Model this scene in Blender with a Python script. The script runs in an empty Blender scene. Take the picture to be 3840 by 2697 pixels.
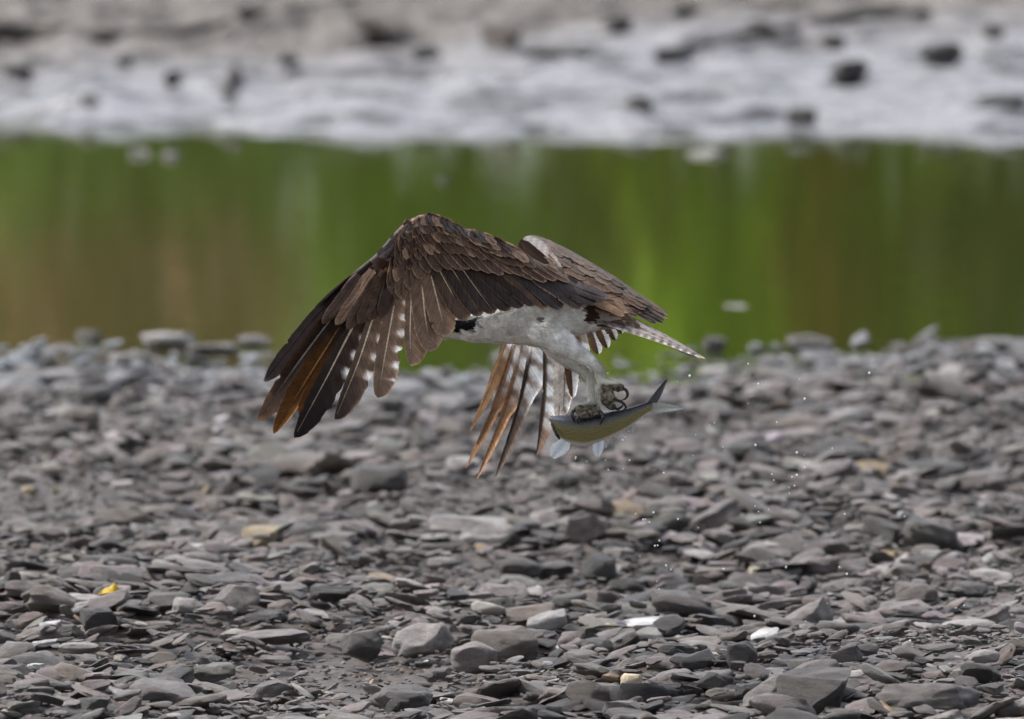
import bpy, bmesh, math, random
import numpy as np
from mathutils import Vector, Matrix, noise as mnoise

rnd = random.Random(7)
nr = np.random.default_rng(11)
S = bpy.context.scene
COL = S.collection

# ------------------------------------------------------------------ camera
FPX = 64000.0            # focal length in photograph pixels (600 mm on a 36 mm wide sensor, 3840 px)
CAM_H = 4.13
YH = -4965.0             # row of the horizon, far above the frame
PITCH = math.atan((1348.5 - YH) / FPX)
FOCUS = 33.0
cam_d = bpy.data.cameras.new('camera')
cam = bpy.data.objects.new('camera', cam_d)
COL.objects.link(cam)
cam.location = (0, 0, CAM_H)
cam.rotation_euler = (math.pi / 2 - PITCH, 0, 0)
cam_d.sensor_width = 36.0
cam_d.lens = 600.0
cam_d.clip_start = 1.0
cam_d.clip_end = 3000.0
cam_d.dof.use_dof = True
cam_d.dof.focus_distance = FOCUS - 0.15
cam_d.dof.aperture_fstop = 6.3
S.camera = cam

# ------------------------------------------------------------------ world, sun, exposure
SUN_EL, SUN_AZ = math.radians(55), math.atan2(-0.7, 0.3)
w = bpy.data.worlds.new('World')
S.world = w
w.use_nodes = True
wn, wl = w.node_tree.nodes, w.node_tree.links
for n in list(wn):
    wn.remove(n)
sky = wn.new('ShaderNodeTexSky')
sky.sky_type = 'NISHITA'
sky.sun_disc = False
sky.sun_elevation = SUN_EL
sky.sun_rotation = SUN_AZ
sky.air_density = 1.0
sky.dust_density = 3.0
hs = wn.new('ShaderNodeHueSaturation')
hs.inputs['Saturation'].default_value = 0.42
bg = wn.new('ShaderNodeBackground')
bg.inputs['Strength'].default_value = 0.08
wo = wn.new('ShaderNodeOutputWorld')
wl.new(sky.outputs[0], hs.inputs['Color'])
wl.new(hs.outputs[0], bg.inputs['Color'])
wl.new(bg.outputs[0], wo.inputs['Surface'])
sl = bpy.data.lights.new('sun', 'SUN')
sl.energy = 1.5
sl.angle = math.radians(11)
sl.color = (1.0, 0.96, 0.9)
so = bpy.data.objects.new('sun', sl)
COL.objects.link(so)
sd = Vector((math.sin(SUN_AZ) * math.cos(SUN_EL), math.cos(SUN_AZ) * math.cos(SUN_EL), math.sin(SUN_EL)))
so.rotation_euler = sd.to_track_quat('Z', 'Y').to_euler()
so.location = (0, 20, 20)
S.view_settings.view_transform = 'Standard'
S.view_settings.look = 'None'
S.view_settings.exposure = 1.68
S.view_settings.gamma = 1.0
S.view_settings.use_curve_mapping = False
S.render.engine = 'CYCLES'
S.cycles.use_denoising = True
S.cycles.max_bounces = 6
S.cycles.use_adaptive_sampling = True
S.cycles.adaptive_threshold = 0.01

# ------------------------------------------------------------------ geometry of the view
_f = np.array([0, math.cos(PITCH), -math.sin(PITCH)])
_u = np.array([0, math.sin(PITCH), math.cos(PITCH)])
_r = np.array([1.0, 0, 0])
_c = np.array([0, 0, CAM_H])


def W(px, py, dd):
    """photograph pixel + metres behind the bird's plane -> world points"""
    px, py, dd = np.broadcast_arrays(np.asarray(px, float), np.asarray(py, float), np.asarray(dd, float))
    d = (FOCUS + dd)[..., None]
    return _c + d * (_f + _r * ((px - 1920.0) / FPX)[..., None] + _u * ((1348.5 - py) / FPX)[..., None])


def to_px(co):
    q = co - _c
    d = q @ _f
    return 1920 + FPX * (q @ _r) / d, 1348.5 - FPX * (q @ _u) / d, d - FOCUS


M2PX = FPX / FOCUS       # pixels per metre at the bird


def d_of_row(py, z=0.0):
    return (CAM_H - z) * FPX / (py - YH)


def shore_y(x):          # distance of the near water line
    xs = np.array([-6, -1.26, -0.93, -0.62, -0.25, 0.12, 0.45, 0.8, 1.26, 6])
    ys = np.array([41.9, 42.05, 42.25, 41.95, 41.5, 41.65, 41.95, 42.25, 42.35, 42.1])
    return np.interp(x, xs, ys) - 0.38


def far_y(x):
    xs = np.array([-8, -1.45, -1.0, -0.5, 0.0, 0.5, 1.0, 1.45, 8])
    ys = np.array([48.4, 48.4, 48.3, 48.1, 47.95, 48.0, 48.2, 48.05, 48.2])
    return np.interp(x, xs, ys) + 0.28 + 0.07 * np.sin(7 * x + 1) + 0.05 * np.sin(17 * x)


def shore_z(x, y):
    b = 0.03 * (shore_y(x) - y)
    b = np.minimum(b, 0.7)
    und = 0.022 * np.sin(2.3 * x + 1.7 * y + 0.6) + 0.018 * np.sin(-3.1 * x + 0.9 * y) + 0.015 * np.sin(1.3 * x - 3.3 * y + 2)
    return b + und * np.clip((shore_y(x) - y) / 2.0, 0.15, 1)


def mud_z(x, y):
    return 0.07 * (y - far_y(x))


def on_shore(px, py):
    d = 38.0
    for _ in range(30):
        x = (px - 1920) / FPX * d
        z = float(shore_z(x, d))
        d = d_of_row(py, z)
    return x, d, float(shore_z(x, d))


def on_mud(px, py):
    d = 48.0
    for _ in range(60):
        x = (px - 1920) / FPX * d
        z = float(mud_z(x, d))
        d = 0.5 * d + 0.5 * d_of_row(py, z)
    return x, d, float(mud_z(x, d))


# ------------------------------------------------------------------ small helpers
def link(o, parent=None):
    COL.objects.link(o)
    if parent is not None:
        o.parent = parent
    return o


def mesh_from(name, verts, faces, mat=None, parent=None, smooth=True, col=None, uv=None):
    me = bpy.data.meshes.new(name)
    verts = np.asarray(verts, float).reshape(-1, 3)
    me.from_pydata(verts.tolist(), [], [tuple(int(i) for i in f) for f in faces])
    if col is not None:
        a = me.color_attributes.new('Col', 'FLOAT_COLOR', 'POINT')
        c4 = np.ones((len(verts), 4), np.float32)
        c4[:, :3] = col
        a.data.foreach_set('color', c4.ravel())
    if uv is not None:
        ul = me.uv_layers.new(name='UVMap')
        li = np.zeros(len(me.loops), np.int32)
        me.loops.foreach_get('vertex_index', li)
        ul.data.foreach_set('uv', np.asarray(uv, np.float32)[li].ravel())
    if smooth:
        me.polygons.foreach_set('use_smooth', np.ones(len(me.polygons), bool))
    if mat:
        me.materials.append(mat)
    me.update()
    o = bpy.data.objects.new(name, me)
    return link(o, parent)


def thing(name, label, cat, loc=(0, 0, 0), group=None):
    o = bpy.data.objects.new(name, None)
    o.location = loc
    o.empty_display_size = 0.05
    return tag(link(o), label, cat, group)


def tag(o, label, cat, group=None):
    o['label'] = label
    o['category'] = cat
    if group:
        o['group'] = group
    return o


def grid_faces(nu, nv, off=0):
    f = []
    for i in range(nu - 1):
        for j in range(nv - 1):
            a = off + i * nv + j
            f.append((a, a + 1, a + nv + 1, a + nv))
    return f


def nodes_of(name):
    m = bpy.data.materials.new(name)
    m.use_nodes = True
    nt = m.node_tree
    b = nt.nodes['Principled BSDF']
    return m, nt, nt.nodes, nt.links, b


# ------------------------------------------------------------------ materials
def mat_stone(name, use_attr):
    m, nt, n, l, b = nodes_of(name)
    if use_attr:
        src = n.new('ShaderNodeVertexColor'); src.layer_name = 'Col'; c0 = src.outputs['Color']
    else:
        src = n.new('ShaderNodeObjectInfo'); c0 = src.outputs['Color']
    geo = n.new('ShaderNodeNewGeometry')
    t1 = n.new('ShaderNodeTexNoise'); t1.inputs['Scale'].default_value = 26; t1.inputs['Detail'].default_value = 6; t1.inputs['Roughness'].default_value = 0.65
    t2 = n.new('ShaderNodeTexNoise'); t2.inputs['Scale'].default_value = 260; t2.inputs['Detail'].default_value = 4; t2.inputs['Roughness'].default_value = 0.7
    mp = n.new('ShaderNodeMapping'); mp.inputs['Scale'].default_value = (1, 1, 3.2)
    l.new(geo.outputs['Position'], mp.inputs['Vector'])
    l.new(mp.outputs[0], t1.inputs['Vector']); l.new(mp.outputs[0], t2.inputs['Vector'])
    r1 = n.new('ShaderNodeMapRange'); r1.inputs[1].default_value = 0.3; r1.inputs[2].default_value = 0.7; r1.inputs[3].default_value = 0.5; r1.inputs[4].default_value = 1.5
    r2 = n.new('ShaderNodeMapRange'); r2.inputs[1].default_value = 0.3; r2.inputs[2].default_value = 0.7; r2.inputs[3].default_value = 0.72; r2.inputs[4].default_value = 1.28
    l.new(t1.outputs['Fac'], r1.inputs[0]); l.new(t2.outputs['Fac'], r2.inputs[0])
    mu = n.new('ShaderNodeMath'); mu.operation = 'MULTIPLY'
    l.new(r1.outputs[0], mu.inputs[0]); l.new(r2.outputs[0], mu.inputs[1])
    vm = n.new('ShaderNodeVectorMath'); vm.operation = 'SCALE'
    l.new(c0, vm.inputs[0]); l.new(mu.outputs[0], vm.inputs['Scale'])
    l.new(vm.outputs[0], b.inputs['Base Color'])
    # stones close to the water line are wet
    sx = n.new('ShaderNodeSeparateXYZ'); l.new(geo.outputs['Position'], sx.inputs[0])
    wet = n.new('ShaderNodeMapRange'); wet.inputs[1].default_value = 38.8; wet.inputs[2].default_value = 41.2; wet.inputs[3].default_value = 0.4; wet.inputs[4].default_value = 0.2
    l.new(sx.outputs['Y'], wet.inputs[0]); l.new(wet.outputs[0], b.inputs['Roughness'])
    bp = n.new('ShaderNodeBump'); bp.inputs['Strength'].default_value = 0.8; bp.inputs['Distance'].default_value = 0.008
    ad = n.new('ShaderNodeMath'); ad.operation = 'ADD'
    l.new(t1.outputs['Fac'], ad.inputs[0]); l.new(t2.outputs['Fac'], ad.inputs[1])
    l.new(ad.outputs[0], bp.inputs['Height']); l.new(bp.outputs[0], b.inputs['Normal'])
    return m


def mat_simple(name, col, rough=0.6, noise_scale=0, amt=0.3, bump=0.0, spec=0.5, trans=0.0):
    m, nt, n, l, b = nodes_of(name)
    b.inputs['Base Color'].default_value = (*col, 1)
    b.inputs['Roughness'].default_value = rough
    b.inputs['Specular IOR Level'].default_value = spec
    if noise_scale:
        geo = n.new('ShaderNodeNewGeometry')
        t = n.new('ShaderNodeTexNoise'); t.inputs['Scale'].default_value = noise_scale; t.inputs['Detail'].default_value = 5
        l.new(geo.outputs['Position'], t.inputs['Vector'])
        r = n.new('ShaderNodeMapRange'); r.inputs[1].default_value = 0.3; r.inputs[2].default_value = 0.7; r.inputs[3].default_value = 1 - amt; r.inputs[4].default_value = 1 + amt
        l.new(t.outputs['Fac'], r.inputs[0])
        vm = n.new('ShaderNodeVectorMath'); vm.operation = 'SCALE'; vm.inputs[0].default_value = col
        l.new(r.outputs[0], vm.inputs['Scale']); l.new(vm.outputs[0], b.inputs['Base Color'])
        if bump:
            bp = n.new('ShaderNodeBump'); bp.inputs['Strength'].default_value = 0.6; bp.inputs['Distance'].default_value = bump
            l.new(t.outputs['Fac'], bp.inputs['Height']); l.new(bp.outputs[0], b.inputs['Normal'])
    return m


def mat_feather(name, thin):
    m, nt, n, l, b = nodes_of(name)
    at = n.new('ShaderNodeVertexColor'); at.layer_name = 'Col'
    uv = n.new('ShaderNodeUVMap'); uv.uv_map = 'UVMap'
    # barbs: streaks running out from the shaft towards the tip (u across, v along, in millimetres)
    sx = n.new('ShaderNodeSeparateXYZ'); l.new(uv.outputs[0], sx.inputs[0])
    ab = n.new('ShaderNodeMath'); ab.operation = 'ABSOLUTE'; l.new(sx.outputs[0], ab.inputs[0])
    sb = n.new('ShaderNodeMath'); sb.operation = 'MULTIPLY_ADD'; sb.inputs[1].default_value = -1.1
    l.new(ab.outputs[0], sb.inputs[0]); l.new(sx.outputs[1], sb.inputs[2])
    cb = n.new('ShaderNodeCombineXYZ')
    su = n.new('ShaderNodeMath'); su.operation = 'MULTIPLY'; su.inputs[1].default_value = 0.06; l.new(sx.outputs[0], su.inputs[0])
    l.new(su.outputs[0], cb.inputs[0]); l.new(sb.outputs[0], cb.inputs[1])
    t = n.new('ShaderNodeTexNoise'); t.inputs['Scale'].default_value = 0.26; t.inputs['Detail'].default_value = 4
    l.new(cb.outputs[0], t.inputs['Vector'])
    geo = n.new('ShaderNodeNewGeometry')
    t2 = n.new('ShaderNodeTexNoise'); t2.inputs['Scale'].default_value = 60; t2.inputs['Detail'].default_value = 5
    l.new(geo.outputs['Position'], t2.inputs['Vector'])
    r = n.new('ShaderNodeMapRange'); r.inputs[1].default_value = 0.3; r.inputs[2].default_value = 0.7; r.inputs[3].default_value = 0.66; r.inputs[4].default_value = 1.34
    l.new(t.outputs['Fac'], r.inputs[0])
    r2 = n.new('ShaderNodeMapRange'); r2.inputs[1].default_value = 0.3; r2.inputs[2].default_value = 0.7; r2.inputs[3].default_value = 0.75; r2.inputs[4].default_value = 1.25
    l.new(t2.outputs['Fac'], r2.inputs[0])
    mu = n.new('ShaderNodeMath'); mu.operation = 'MULTIPLY'; l.new(r.outputs[0], mu.inputs[0]); l.new(r2.outputs[0], mu.inputs[1])
    vm = n.new('ShaderNodeVectorMath'); vm.operation = 'SCALE'
    l.new(at.outputs['Color'], vm.inputs[0]); l.new(mu.outputs[0], vm.inputs['Scale'])
    l.new(vm.outputs[0], b.inputs['Base Color'])
    b.inputs['Roughness'].default_value = 0.5
    b.inputs['Specular IOR Level'].default_value = 0.1
    b.inputs['Sheen Weight'].default_value = 0.02
    b.inputs['Sheen Roughness'].default_value = 0.4
    bp = n.new('ShaderNodeBump'); bp.inputs['Strength'].default_value = 0.35; bp.inputs['Distance'].default_value = 0.0008
    l.new(t.outputs['Fac'], bp.inputs['Height']); l.new(bp.outputs[0], b.inputs['Normal'])
    tr = n.new('ShaderNodeBsdfTranslucent'); l.new(vm.outputs[0], tr.inputs['Color'])
    mx = n.new('ShaderNodeMixShader'); mx.inputs[0].default_value = thin
    out = n['Material Output']
    l.new(b.outputs[0], mx.inputs[1]); l.new(tr.outputs[0], mx.inputs[2]); l.new(mx.outputs[0], out.inputs['Surface'])
    return m


def mat_vcol(name, rough, scale, amt, bump, stretch=(1, 1, 1), spec=0.4, coat=0.0):
    m, nt, n, l, b = nodes_of(name)
    at = n.new('ShaderNodeVertexColor'); at.layer_name = 'Col'
    geo = n.new('ShaderNodeNewGeometry')
    mp = n.new('ShaderNodeMapping'); mp.inputs['Scale'].default_value = stretch
    l.new(geo.outputs['Position'], mp.inputs['Vector'])
    t = n.new('ShaderNodeTexNoise'); t.inputs['Scale'].default_value = scale; t.inputs['Detail'].default_value = 6; t.inputs['Roughness'].default_value = 0.65
    l.new(mp.outputs[0], t.inputs['Vector'])
    r = n.new('ShaderNodeMapRange'); r.inputs[1].default_value = 0.3; r.inputs[2].default_value = 0.7; r.inputs[3].default_value = 1 - amt; r.inputs[4].default_value = 1 + amt
    l.new(t.outputs['Fac'], r.inputs[0])
    vm = n.new('ShaderNodeVectorMath'); vm.operation = 'SCALE'
    l.new(at.outputs['Color'], vm.inputs[0]); l.new(r.outputs[0], vm.inputs['Scale'])
    l.new(vm.outputs[0], b.inputs['Base Color'])
    b.inputs['Roughness'].default_value = rough
    b.inputs['Specular IOR Level'].default_value = spec
    b.inputs['Coat Weight'].default_value = coat
    b.inputs['Coat Roughness'].default_value = 0.12
    bp = n.new('ShaderNodeBump'); bp.inputs['Strength'].default_value = 0.6; bp.inputs['Distance'].default_value = bump
    l.new(t.outputs['Fac'], bp.inputs['Height']); l.new(bp.outputs[0], b.inputs['Normal'])
    return m


def mat_mud():
    m, nt, n, l, b = nodes_of('wet_mud')
    geo = n.new('ShaderNodeNewGeometry')
    t = n.new('ShaderNodeTexNoise'); t.inputs['Scale'].default_value = 7; t.inputs['Detail'].default_value = 7; t.inputs['Roughness'].default_value = 0.6
    mpm = n.new('ShaderNodeMapping'); mpm.inputs['Scale'].default_value = (0.55, 1, 1)
    l.new(geo.outputs['Position'], mpm.inputs['Vector']); l.new(mpm.outputs[0], t.inputs['Vector'])
    t3 = n.new('ShaderNodeTexNoise'); t3.inputs['Scale'].default_value = 1.1; t3.inputs['Detail'].default_value = 3
    l.new(geo.outputs['Position'], t3.inputs['Vector'])
    cr = n.new('ShaderNodeValToRGB')
    cr.color_ramp.elements[0].position = 0.41; cr.color_ramp.elements[0].color = (0.04, 0.037, 0.036, 1)
    cr.color_ramp.elements[1].position = 0.5; cr.color_ramp.elements[1].color = (0.22, 0.218, 0.232, 1)
    l.new(t.outputs['Fac'], cr.inputs[0])
    # drier and rougher further up the bank
    sx = n.new('ShaderNodeSeparateXYZ'); l.new(geo.outputs['Position'], sx.inputs[0])
    k = n.new('ShaderNodeMath'); k.operation = 'MULTIPLY_ADD'; k.inputs[1].default_value = 1.5
    l.new(t3.outputs['Fac'], k.inputs[0]); l.new(sx.outputs['Y'], k.inputs[2])
    kx = n.new('ShaderNodeMath'); kx.operation = 'MULTIPLY_ADD'; kx.inputs[1].default_value = -0.35
    l.new(sx.outputs['X'], kx.inputs[0]); l.new(k.outputs[0], kx.inputs[2])
    r = n.new('ShaderNodeMapRange'); r.inputs[1].default_value = 50.2; r.inputs[2].default_value = 51.3; r.inputs[3].default_value = 0.17; r.inputs[4].default_value = 0.7
    l.new(kx.outputs[0], r.inputs[0]); l.new(r.outputs[0], b.inputs['Roughness'])
    dry = n.new('ShaderNodeMapRange'); dry.inputs[1].default_value = 50.3; dry.inputs[2].default_value = 51.2; dry.inputs[3].default_value = 0; dry.inputs[4].default_value = 1
    l.new(kx.outputs[0], dry.inputs[0])
    cr2 = n.new('ShaderNodeValToRGB')
    cr2.color_ramp.elements[0].position = 0.36; cr2.color_ramp.elements[0].color = (0.035, 0.029, 0.026, 1)
    cr2.color_ramp.elements[1].position = 0.64; cr2.color_ramp.elements[1].color = (0.12, 0.104, 0.094, 1)
    l.new(t.outputs['Fac'], cr2.inputs[0])
    mxc = n.new('ShaderNodeMix'); mxc.data_type = 'RGBA'
    l.new(dry.outputs[0], mxc.inputs['Factor']); l.new(cr.outputs[0], mxc.inputs['A']); l.new(cr2.outputs[0], mxc.inputs['B'])
    l.new(mxc.outputs['Result'], b.inputs['Base Color'])
    # wet film: glossy hollows, rougher crumbs
    b.inputs['Specular IOR Level'].default_value = 0.8
    t2 = n.new('ShaderNodeTexNoise'); t2.inputs['Scale'].default_value = 45; t2.inputs['Detail'].default_value = 4
    l.new(geo.outputs['Position'], t2.inputs['Vector'])
    bp = n.new('ShaderNodeBump'); bp.inputs['Strength'].default_value = 0.7; bp.inputs['Distance'].default_value = 0.015
    l.new(t2.outputs['Fac'], bp.inputs['Height']); l.new(bp.outputs[0], b.inputs['Normal'])
    return m


def mat_water():
    m, nt, n, l, b = nodes_of('river_water')
    b.inputs['Base Color'].default_value = (0.036, 0.048, 0.011, 1)
    b.inputs['Roughness'].default_value = 0.03
    b.inputs['IOR'].default_value = 1.33
    b.inputs['Specular IOR Level'].default_value = 0.5
    geo = n.new('ShaderNodeNewGeometry')
    mp = n.new('ShaderNodeMapping'); mp.inputs['Scale'].default_value = (1.0, 3.2, 1)
    l.new(geo.outputs['Position'], mp.inputs['Vector'])
    t = n.new('ShaderNodeTexNoise'); t.inputs['Scale'].default_value = 5; t.inputs['Detail'].default_value = 3
    l.new(mp.outputs[0], t.inputs['Vector'])
    bp = n.new('ShaderNodeBump'); bp.inputs['Strength'].default_value = 1.0; bp.inputs['Distance'].default_value = 0.0005
    l.new(t.outputs['Fac'], bp.inputs['Height']); l.new(bp.outputs[0], b.inputs['Normal'])
    return m


STONE_O = mat_stone('river_stone', False)
STONE_G = mat_stone('gravel_stone', True)
FEATHER = mat_feather('feather', 0.25)
VANE = mat_feather('thin_vane', 0.6)
MATTE = mat_vcol('dark_down', 0.95, 200, 0.3, 0.0004, (1, 1, 1), 0.0)
MUD = mat_mud()
WATER = mat_water()
BODYM = mat_vcol('body_plumage', 0.85, 140, 0.09, 0.0014, (0.3, 1, 1), 0.15)


def add_translucent(m, f):
    nt = m.node_tree; n, l = nt.nodes, nt.links
    b = n['Principled BSDF']
    tr = n.new('ShaderNodeBsdfTranslucent')
    l.new(b.inputs['Base Color'].links[0].from_socket, tr.inputs['Color'])
    mx = n.new('ShaderNodeMixShader'); mx.inputs[0].default_value = f
    l.new(b.outputs[0], mx.inputs[1]); l.new(tr.outputs[0], mx.inputs[2]); l.new(mx.outputs[0], n['Material Output'].inputs['Surface'])


FISHM = mat_vcol('fish_skin', 0.28, 300, 0.16, 0.0008, (1, 1, 1), 0.5, 0.3)
def fish_scales(m):
    nt = m.node_tree; n, l = nt.nodes, nt.links
    vo = n.new('ShaderNodeTexVoronoi'); vo.inputs['Scale'].default_value = 330
    geo = n.new('ShaderNodeNewGeometry'); l.new(geo.outputs['Position'], vo.inputs['Vector'])
    bp = n['Bump']; bp.inputs['Distance'].default_value = 0.0016; bp.inputs['Strength'].default_value = 0.8
    l.new(vo.outputs['Distance'], bp.inputs['Height'])


fish_scales(FISHM)
FINM = mat_vcol('fish_fin', 0.3, 200, 0.15, 0.0006, (1, 1, 1), 0.6, 0.3)
TALON = mat_simple('talon_horn', (0.012, 0.012, 0.014), 0.22)
LEAFM = mat_vcol('shrub_leaf', 0.55, 8, 0.3, 0.0, (1, 1, 1), 0.3)
add_translucent(FINM, 0.42)
add_translucent(LEAFM, 0.42)
BARK = mat_simple('bark', (0.06, 0.042, 0.028), 0.85, 20, 0.4, 0.004)
DRIFT = mat_simple('weathered_wood', (0.05, 0.042, 0.037), 0.8, 14, 0.4, 0.01)
def wet_edge(m, dry, wetv):
    nt = m.node_tree; n, l = nt.nodes, nt.links
    geo = n.new('ShaderNodeNewGeometry'); sx = n.new('ShaderNodeSeparateXYZ'); l.new(geo.outputs['Position'], sx.inputs[0])
    r = n.new('ShaderNodeMapRange'); r.inputs[1].default_value = 39.2; r.inputs[2].default_value = 41.0; r.inputs[3].default_value = dry; r.inputs[4].default_value = wetv
    l.new(sx.outputs['Y'], r.inputs[0]); l.new(r.outputs[0], n['Principled BSDF'].inputs['Roughness'])


SHOREM = mat_simple('shore_silt', (0.072, 0.059, 0.052), 0.5, 40, 0.4, 0.01)
wet_edge(SHOREM, 0.5, 0.12)
EARTH = mat_simple('bank_earth', (0.09, 0.075, 0.05), 0.9, 3, 0.4, 0.02)
YLEAF = mat_simple('yellow_leaf', (0.62, 0.42, 0.03), 0.5, 60, 0.2, 0.002)
dm, dnt, dn, dl, db = nodes_of('droplet_water')
db.inputs['Base Color'].default_value = (1, 1, 1, 1)
db.inputs['Transmission Weight'].default_value = 0.25
db.inputs['Roughness'].default_value = 0.05
db.inputs['IOR'].default_value = 1.33


# ------------------------------------------------------------------ the ground
def nonuni(parts):
    out = []
    for a, b, n in parts:
        out += list(np.linspace(a, b, n, endpoint=False))
    out.append(parts[-1][1])
    return np.array(out)


def ground_sheet(name, xs, ys, zf, mat):
    X, Y = np.meshgrid(xs, ys, indexing='ij')
    Z = zf(X, Y)
    o = mesh_from(name, np.stack([X, Y, Z], -1).reshape(-1, 3), grid_faces(len(xs), len(ys)), mat)
    # faces were wound clockwise seen from above
    o.data.flip_normals()
    o['kind'] = 'structure'
    return o


def base_z(X, Y):
    z = np.where(Y < 41, np.minimum(0.03 * (42 - Y), 0.7) - 0.14, -0.35)
    up = np.clip(0.07 * (Y - 48.2), None, 0.84)
    return np.where(Y > 50, up - 0.12, z)


ground_sheet('ground', nonuni([(-900, -60, 8), (-60, -10, 10), (-10, 10, 20), (10, 60, 10), (60, 900, 8)]),
             nonuni([(-300, 0, 6), (0, 26, 8), (26, 41, 10), (41, 50, 6), (50, 66, 10), (66, 120, 8), (120, 1500, 10)]), base_z, EARTH)


def shore_zn(X, Y):
    z = shore_z(X, Y)
    f = np.vectorize(lambda x, y: mnoise.noise(Vector((x * 9, y * 9, 0.3))) * 0.012 + mnoise.noise(Vector((x * 25, y * 25, 3.3))) * 0.006)
    return z + f(X, Y) - 0.008


ground_sheet('shore', nonuni([(-9, -2.4, 20), (-2.4, 2.4, 120), (2.4, 9, 20)]), nonuni([(20, 29, 20), (29, 43.6, 260)]), shore_zn, SHOREM)


def mud_zn(X, Y):
    z = mud_z(X, Y)

    def f(x, y):
        v = Vector((x, y, 0))
        a = mnoise.noise(Vector((x * 3.0, y * 4.5, 0))) * 0.03
        b = mnoise.noise(Vector((x * 6.5, y * 11, 5))) * 0.021
        c = mnoise.noise(v * 26 + Vector((9, 2, 1))) * 0.008
        big = mnoise.noise(v * 1.3 + Vector((4, 7, 2))) * 0.035
        up = min(1.0, max(0.0, (y - 47.7) / 0.9))
        hi = 1.0 + 1.6 * min(1.0, max(0.0, (y - 50.0 - 0.35 * x) / 0.8))
        return (a + b * hi + c * hi + big) * (0.55 + 0.45 * up)
    return z + np.vectorize(f)(X, Y)


ground_sheet('mud_bank', nonuni([(-9, -2.2, 24), (-2.2, 2.2, 190), (2.2, 9, 24)]), nonuni([(46.6, 51.6, 230), (51.6, 60.5, 60)]), mud_zn, MUD)
wat = mesh_from('water', [(-90, 40.6, 0), (90, 40.6, 0), (90, 49.3, 0), (-90, 49.3, 0)], [(0, 1, 2, 3)], WATER, smooth=False)
wat['kind'] = 'structure'


# ------------------------------------------------------------------ stones
def ico(sub):
    bm = bmesh.new()
    bmesh.ops.create_icosphere(bm, subdivisions=sub, radius=1.0)
    v = np.array([q.co[:] for q in bm.verts]); f = np.array([[q.index for q in p.verts] for p in bm.faces])
    bm.free()
    return v, f


def stone_shape(v, seed, angular, dents=0.1):
    g = np.random.default_rng(seed)
    v = v.copy()
    for _ in range(int(angular)):
        n = g.normal(size=3); n /= np.linalg.norm(n)
        if g.random() < 0.35:
            n = np.array([n[0] * 0.2, n[1] * 0.2, 1.0 if g.random() < 0.6 else -1.0]); n /= np.linalg.norm(n)
        o = g.uniform(0.5, 0.86)
        d = v @ n - o
        m = d > 0
        v[m] -= d[m, None] * n * 0.96
    off = Vector(g.uniform(-50, 50, 3))
    for i in range(len(v)):
        p = Vector(v[i])
        v[i] *= 1 + dents * mnoise.noise(p * 1.4 + off) + 0.45 * dents * mnoise.noise(p * 3.5 + off)
    v -= (v.max(0) + v.min(0)) / 2
    v /= (v.max(0) - v.min(0)) / 2
    return v


V3, F3 = ico(4)
V2, F2 = ico(2)
V1, F1 = ico(1)
PROTO = []
for k in range(26):
    kind = ('slab', 'round', 'block')[0 if k < 11 else (1 if k < 19 else 2)]
    v = stone_shape(V3, 100 + k, {'slab': 14, 'round': 4, 'block': 13}[kind], {'slab': 0.22, 'round': 0.16, 'block': 0.12}[kind])
    me = bpy.data.meshes.new('stone')
    me.from_pydata(v.tolist(), [], F3.tolist())
    me.polygons.foreach_set('use_smooth', np.ones(len(me.polygons), bool))
    me.set_sharp_from_angle(angle=math.radians(32))
    me.materials.append(STONE_O)
    PROTO.append((kind, me))
KINDS = {k: [m for kk, m in PROTO if kk == k] for k in ('slab', 'round', 'block')}

TONES = {
    'charcoal': (0.028, 0.026, 0.026), 'dark grey': (0.056, 0.051, 0.049), 'mid grey': (0.118, 0.107, 0.104),
    'mauve grey': (0.155, 0.137, 0.136), 'brown grey': (0.118, 0.099, 0.087), 'pale grey': (0.26, 0.25, 0.25),
    'greenish grey': (0.12, 0.117, 0.105), 'bluish white': (0.44, 0.455, 0.48), 'tan': (0.25, 0.19, 0.12),
}
STONES = []     # (px, py, name, obj) of everything placed, used to describe neighbours


def put_stone(px, py, wpx, hpx, kind, tone, label=None, where='shore', name='stone', rz=None, tilt=(0, 0), mesh=None, deep=0.25, depth=None, lm=None):
    """px, py: centre of the stone's outline in the photograph; wpx, hpx its size there"""
    base = py + hpx * 0.40
    x, y, z = (on_mud if where == 'mud' else on_shore)(px, base)
    if where == 'water':
        y = d_of_row(base); x = (px - 1920) / FPX * y; z = -0.01
    m = FPX / y
    sx = wpx / m / 2
    el = (CAM_H - z) / y
    if depth is None:
        depth = sx * rnd.uniform(0.6, 1.0)
    sz = max(0.006, (hpx / m / 2 - depth * el * 0.35))
    o = bpy.data.objects.new(name, mesh or rnd.choice(KINDS[kind]))
    o.scale = (sx, depth, sz / max(0.3, 1 - deep * 0.5))
    o.rotation_euler = (tilt[0], tilt[1], rz if rz is not None else rnd.choice((0, math.pi)) + rnd.uniform(-0.25, 0.25))
    o.location = (x, y + depth * 0.6, z + o.scale[2] * (1 - deep) + (0.012 if where == 'shore' else 0.02 if where == 'mud' else 0))
    c = np.array(TONES[tone]) if isinstance(tone, str) else np.array(tone)
    c = c * rnd.uniform(0.88, 1.12) * np.array([0.98, 0.93, 0.89])
    o.color = (*c, 1)
    link(o)
    STONES.append([px, py, wpx, hpx, kind, tone, o, label, where, lm])
    return o


R = math.radians
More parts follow.
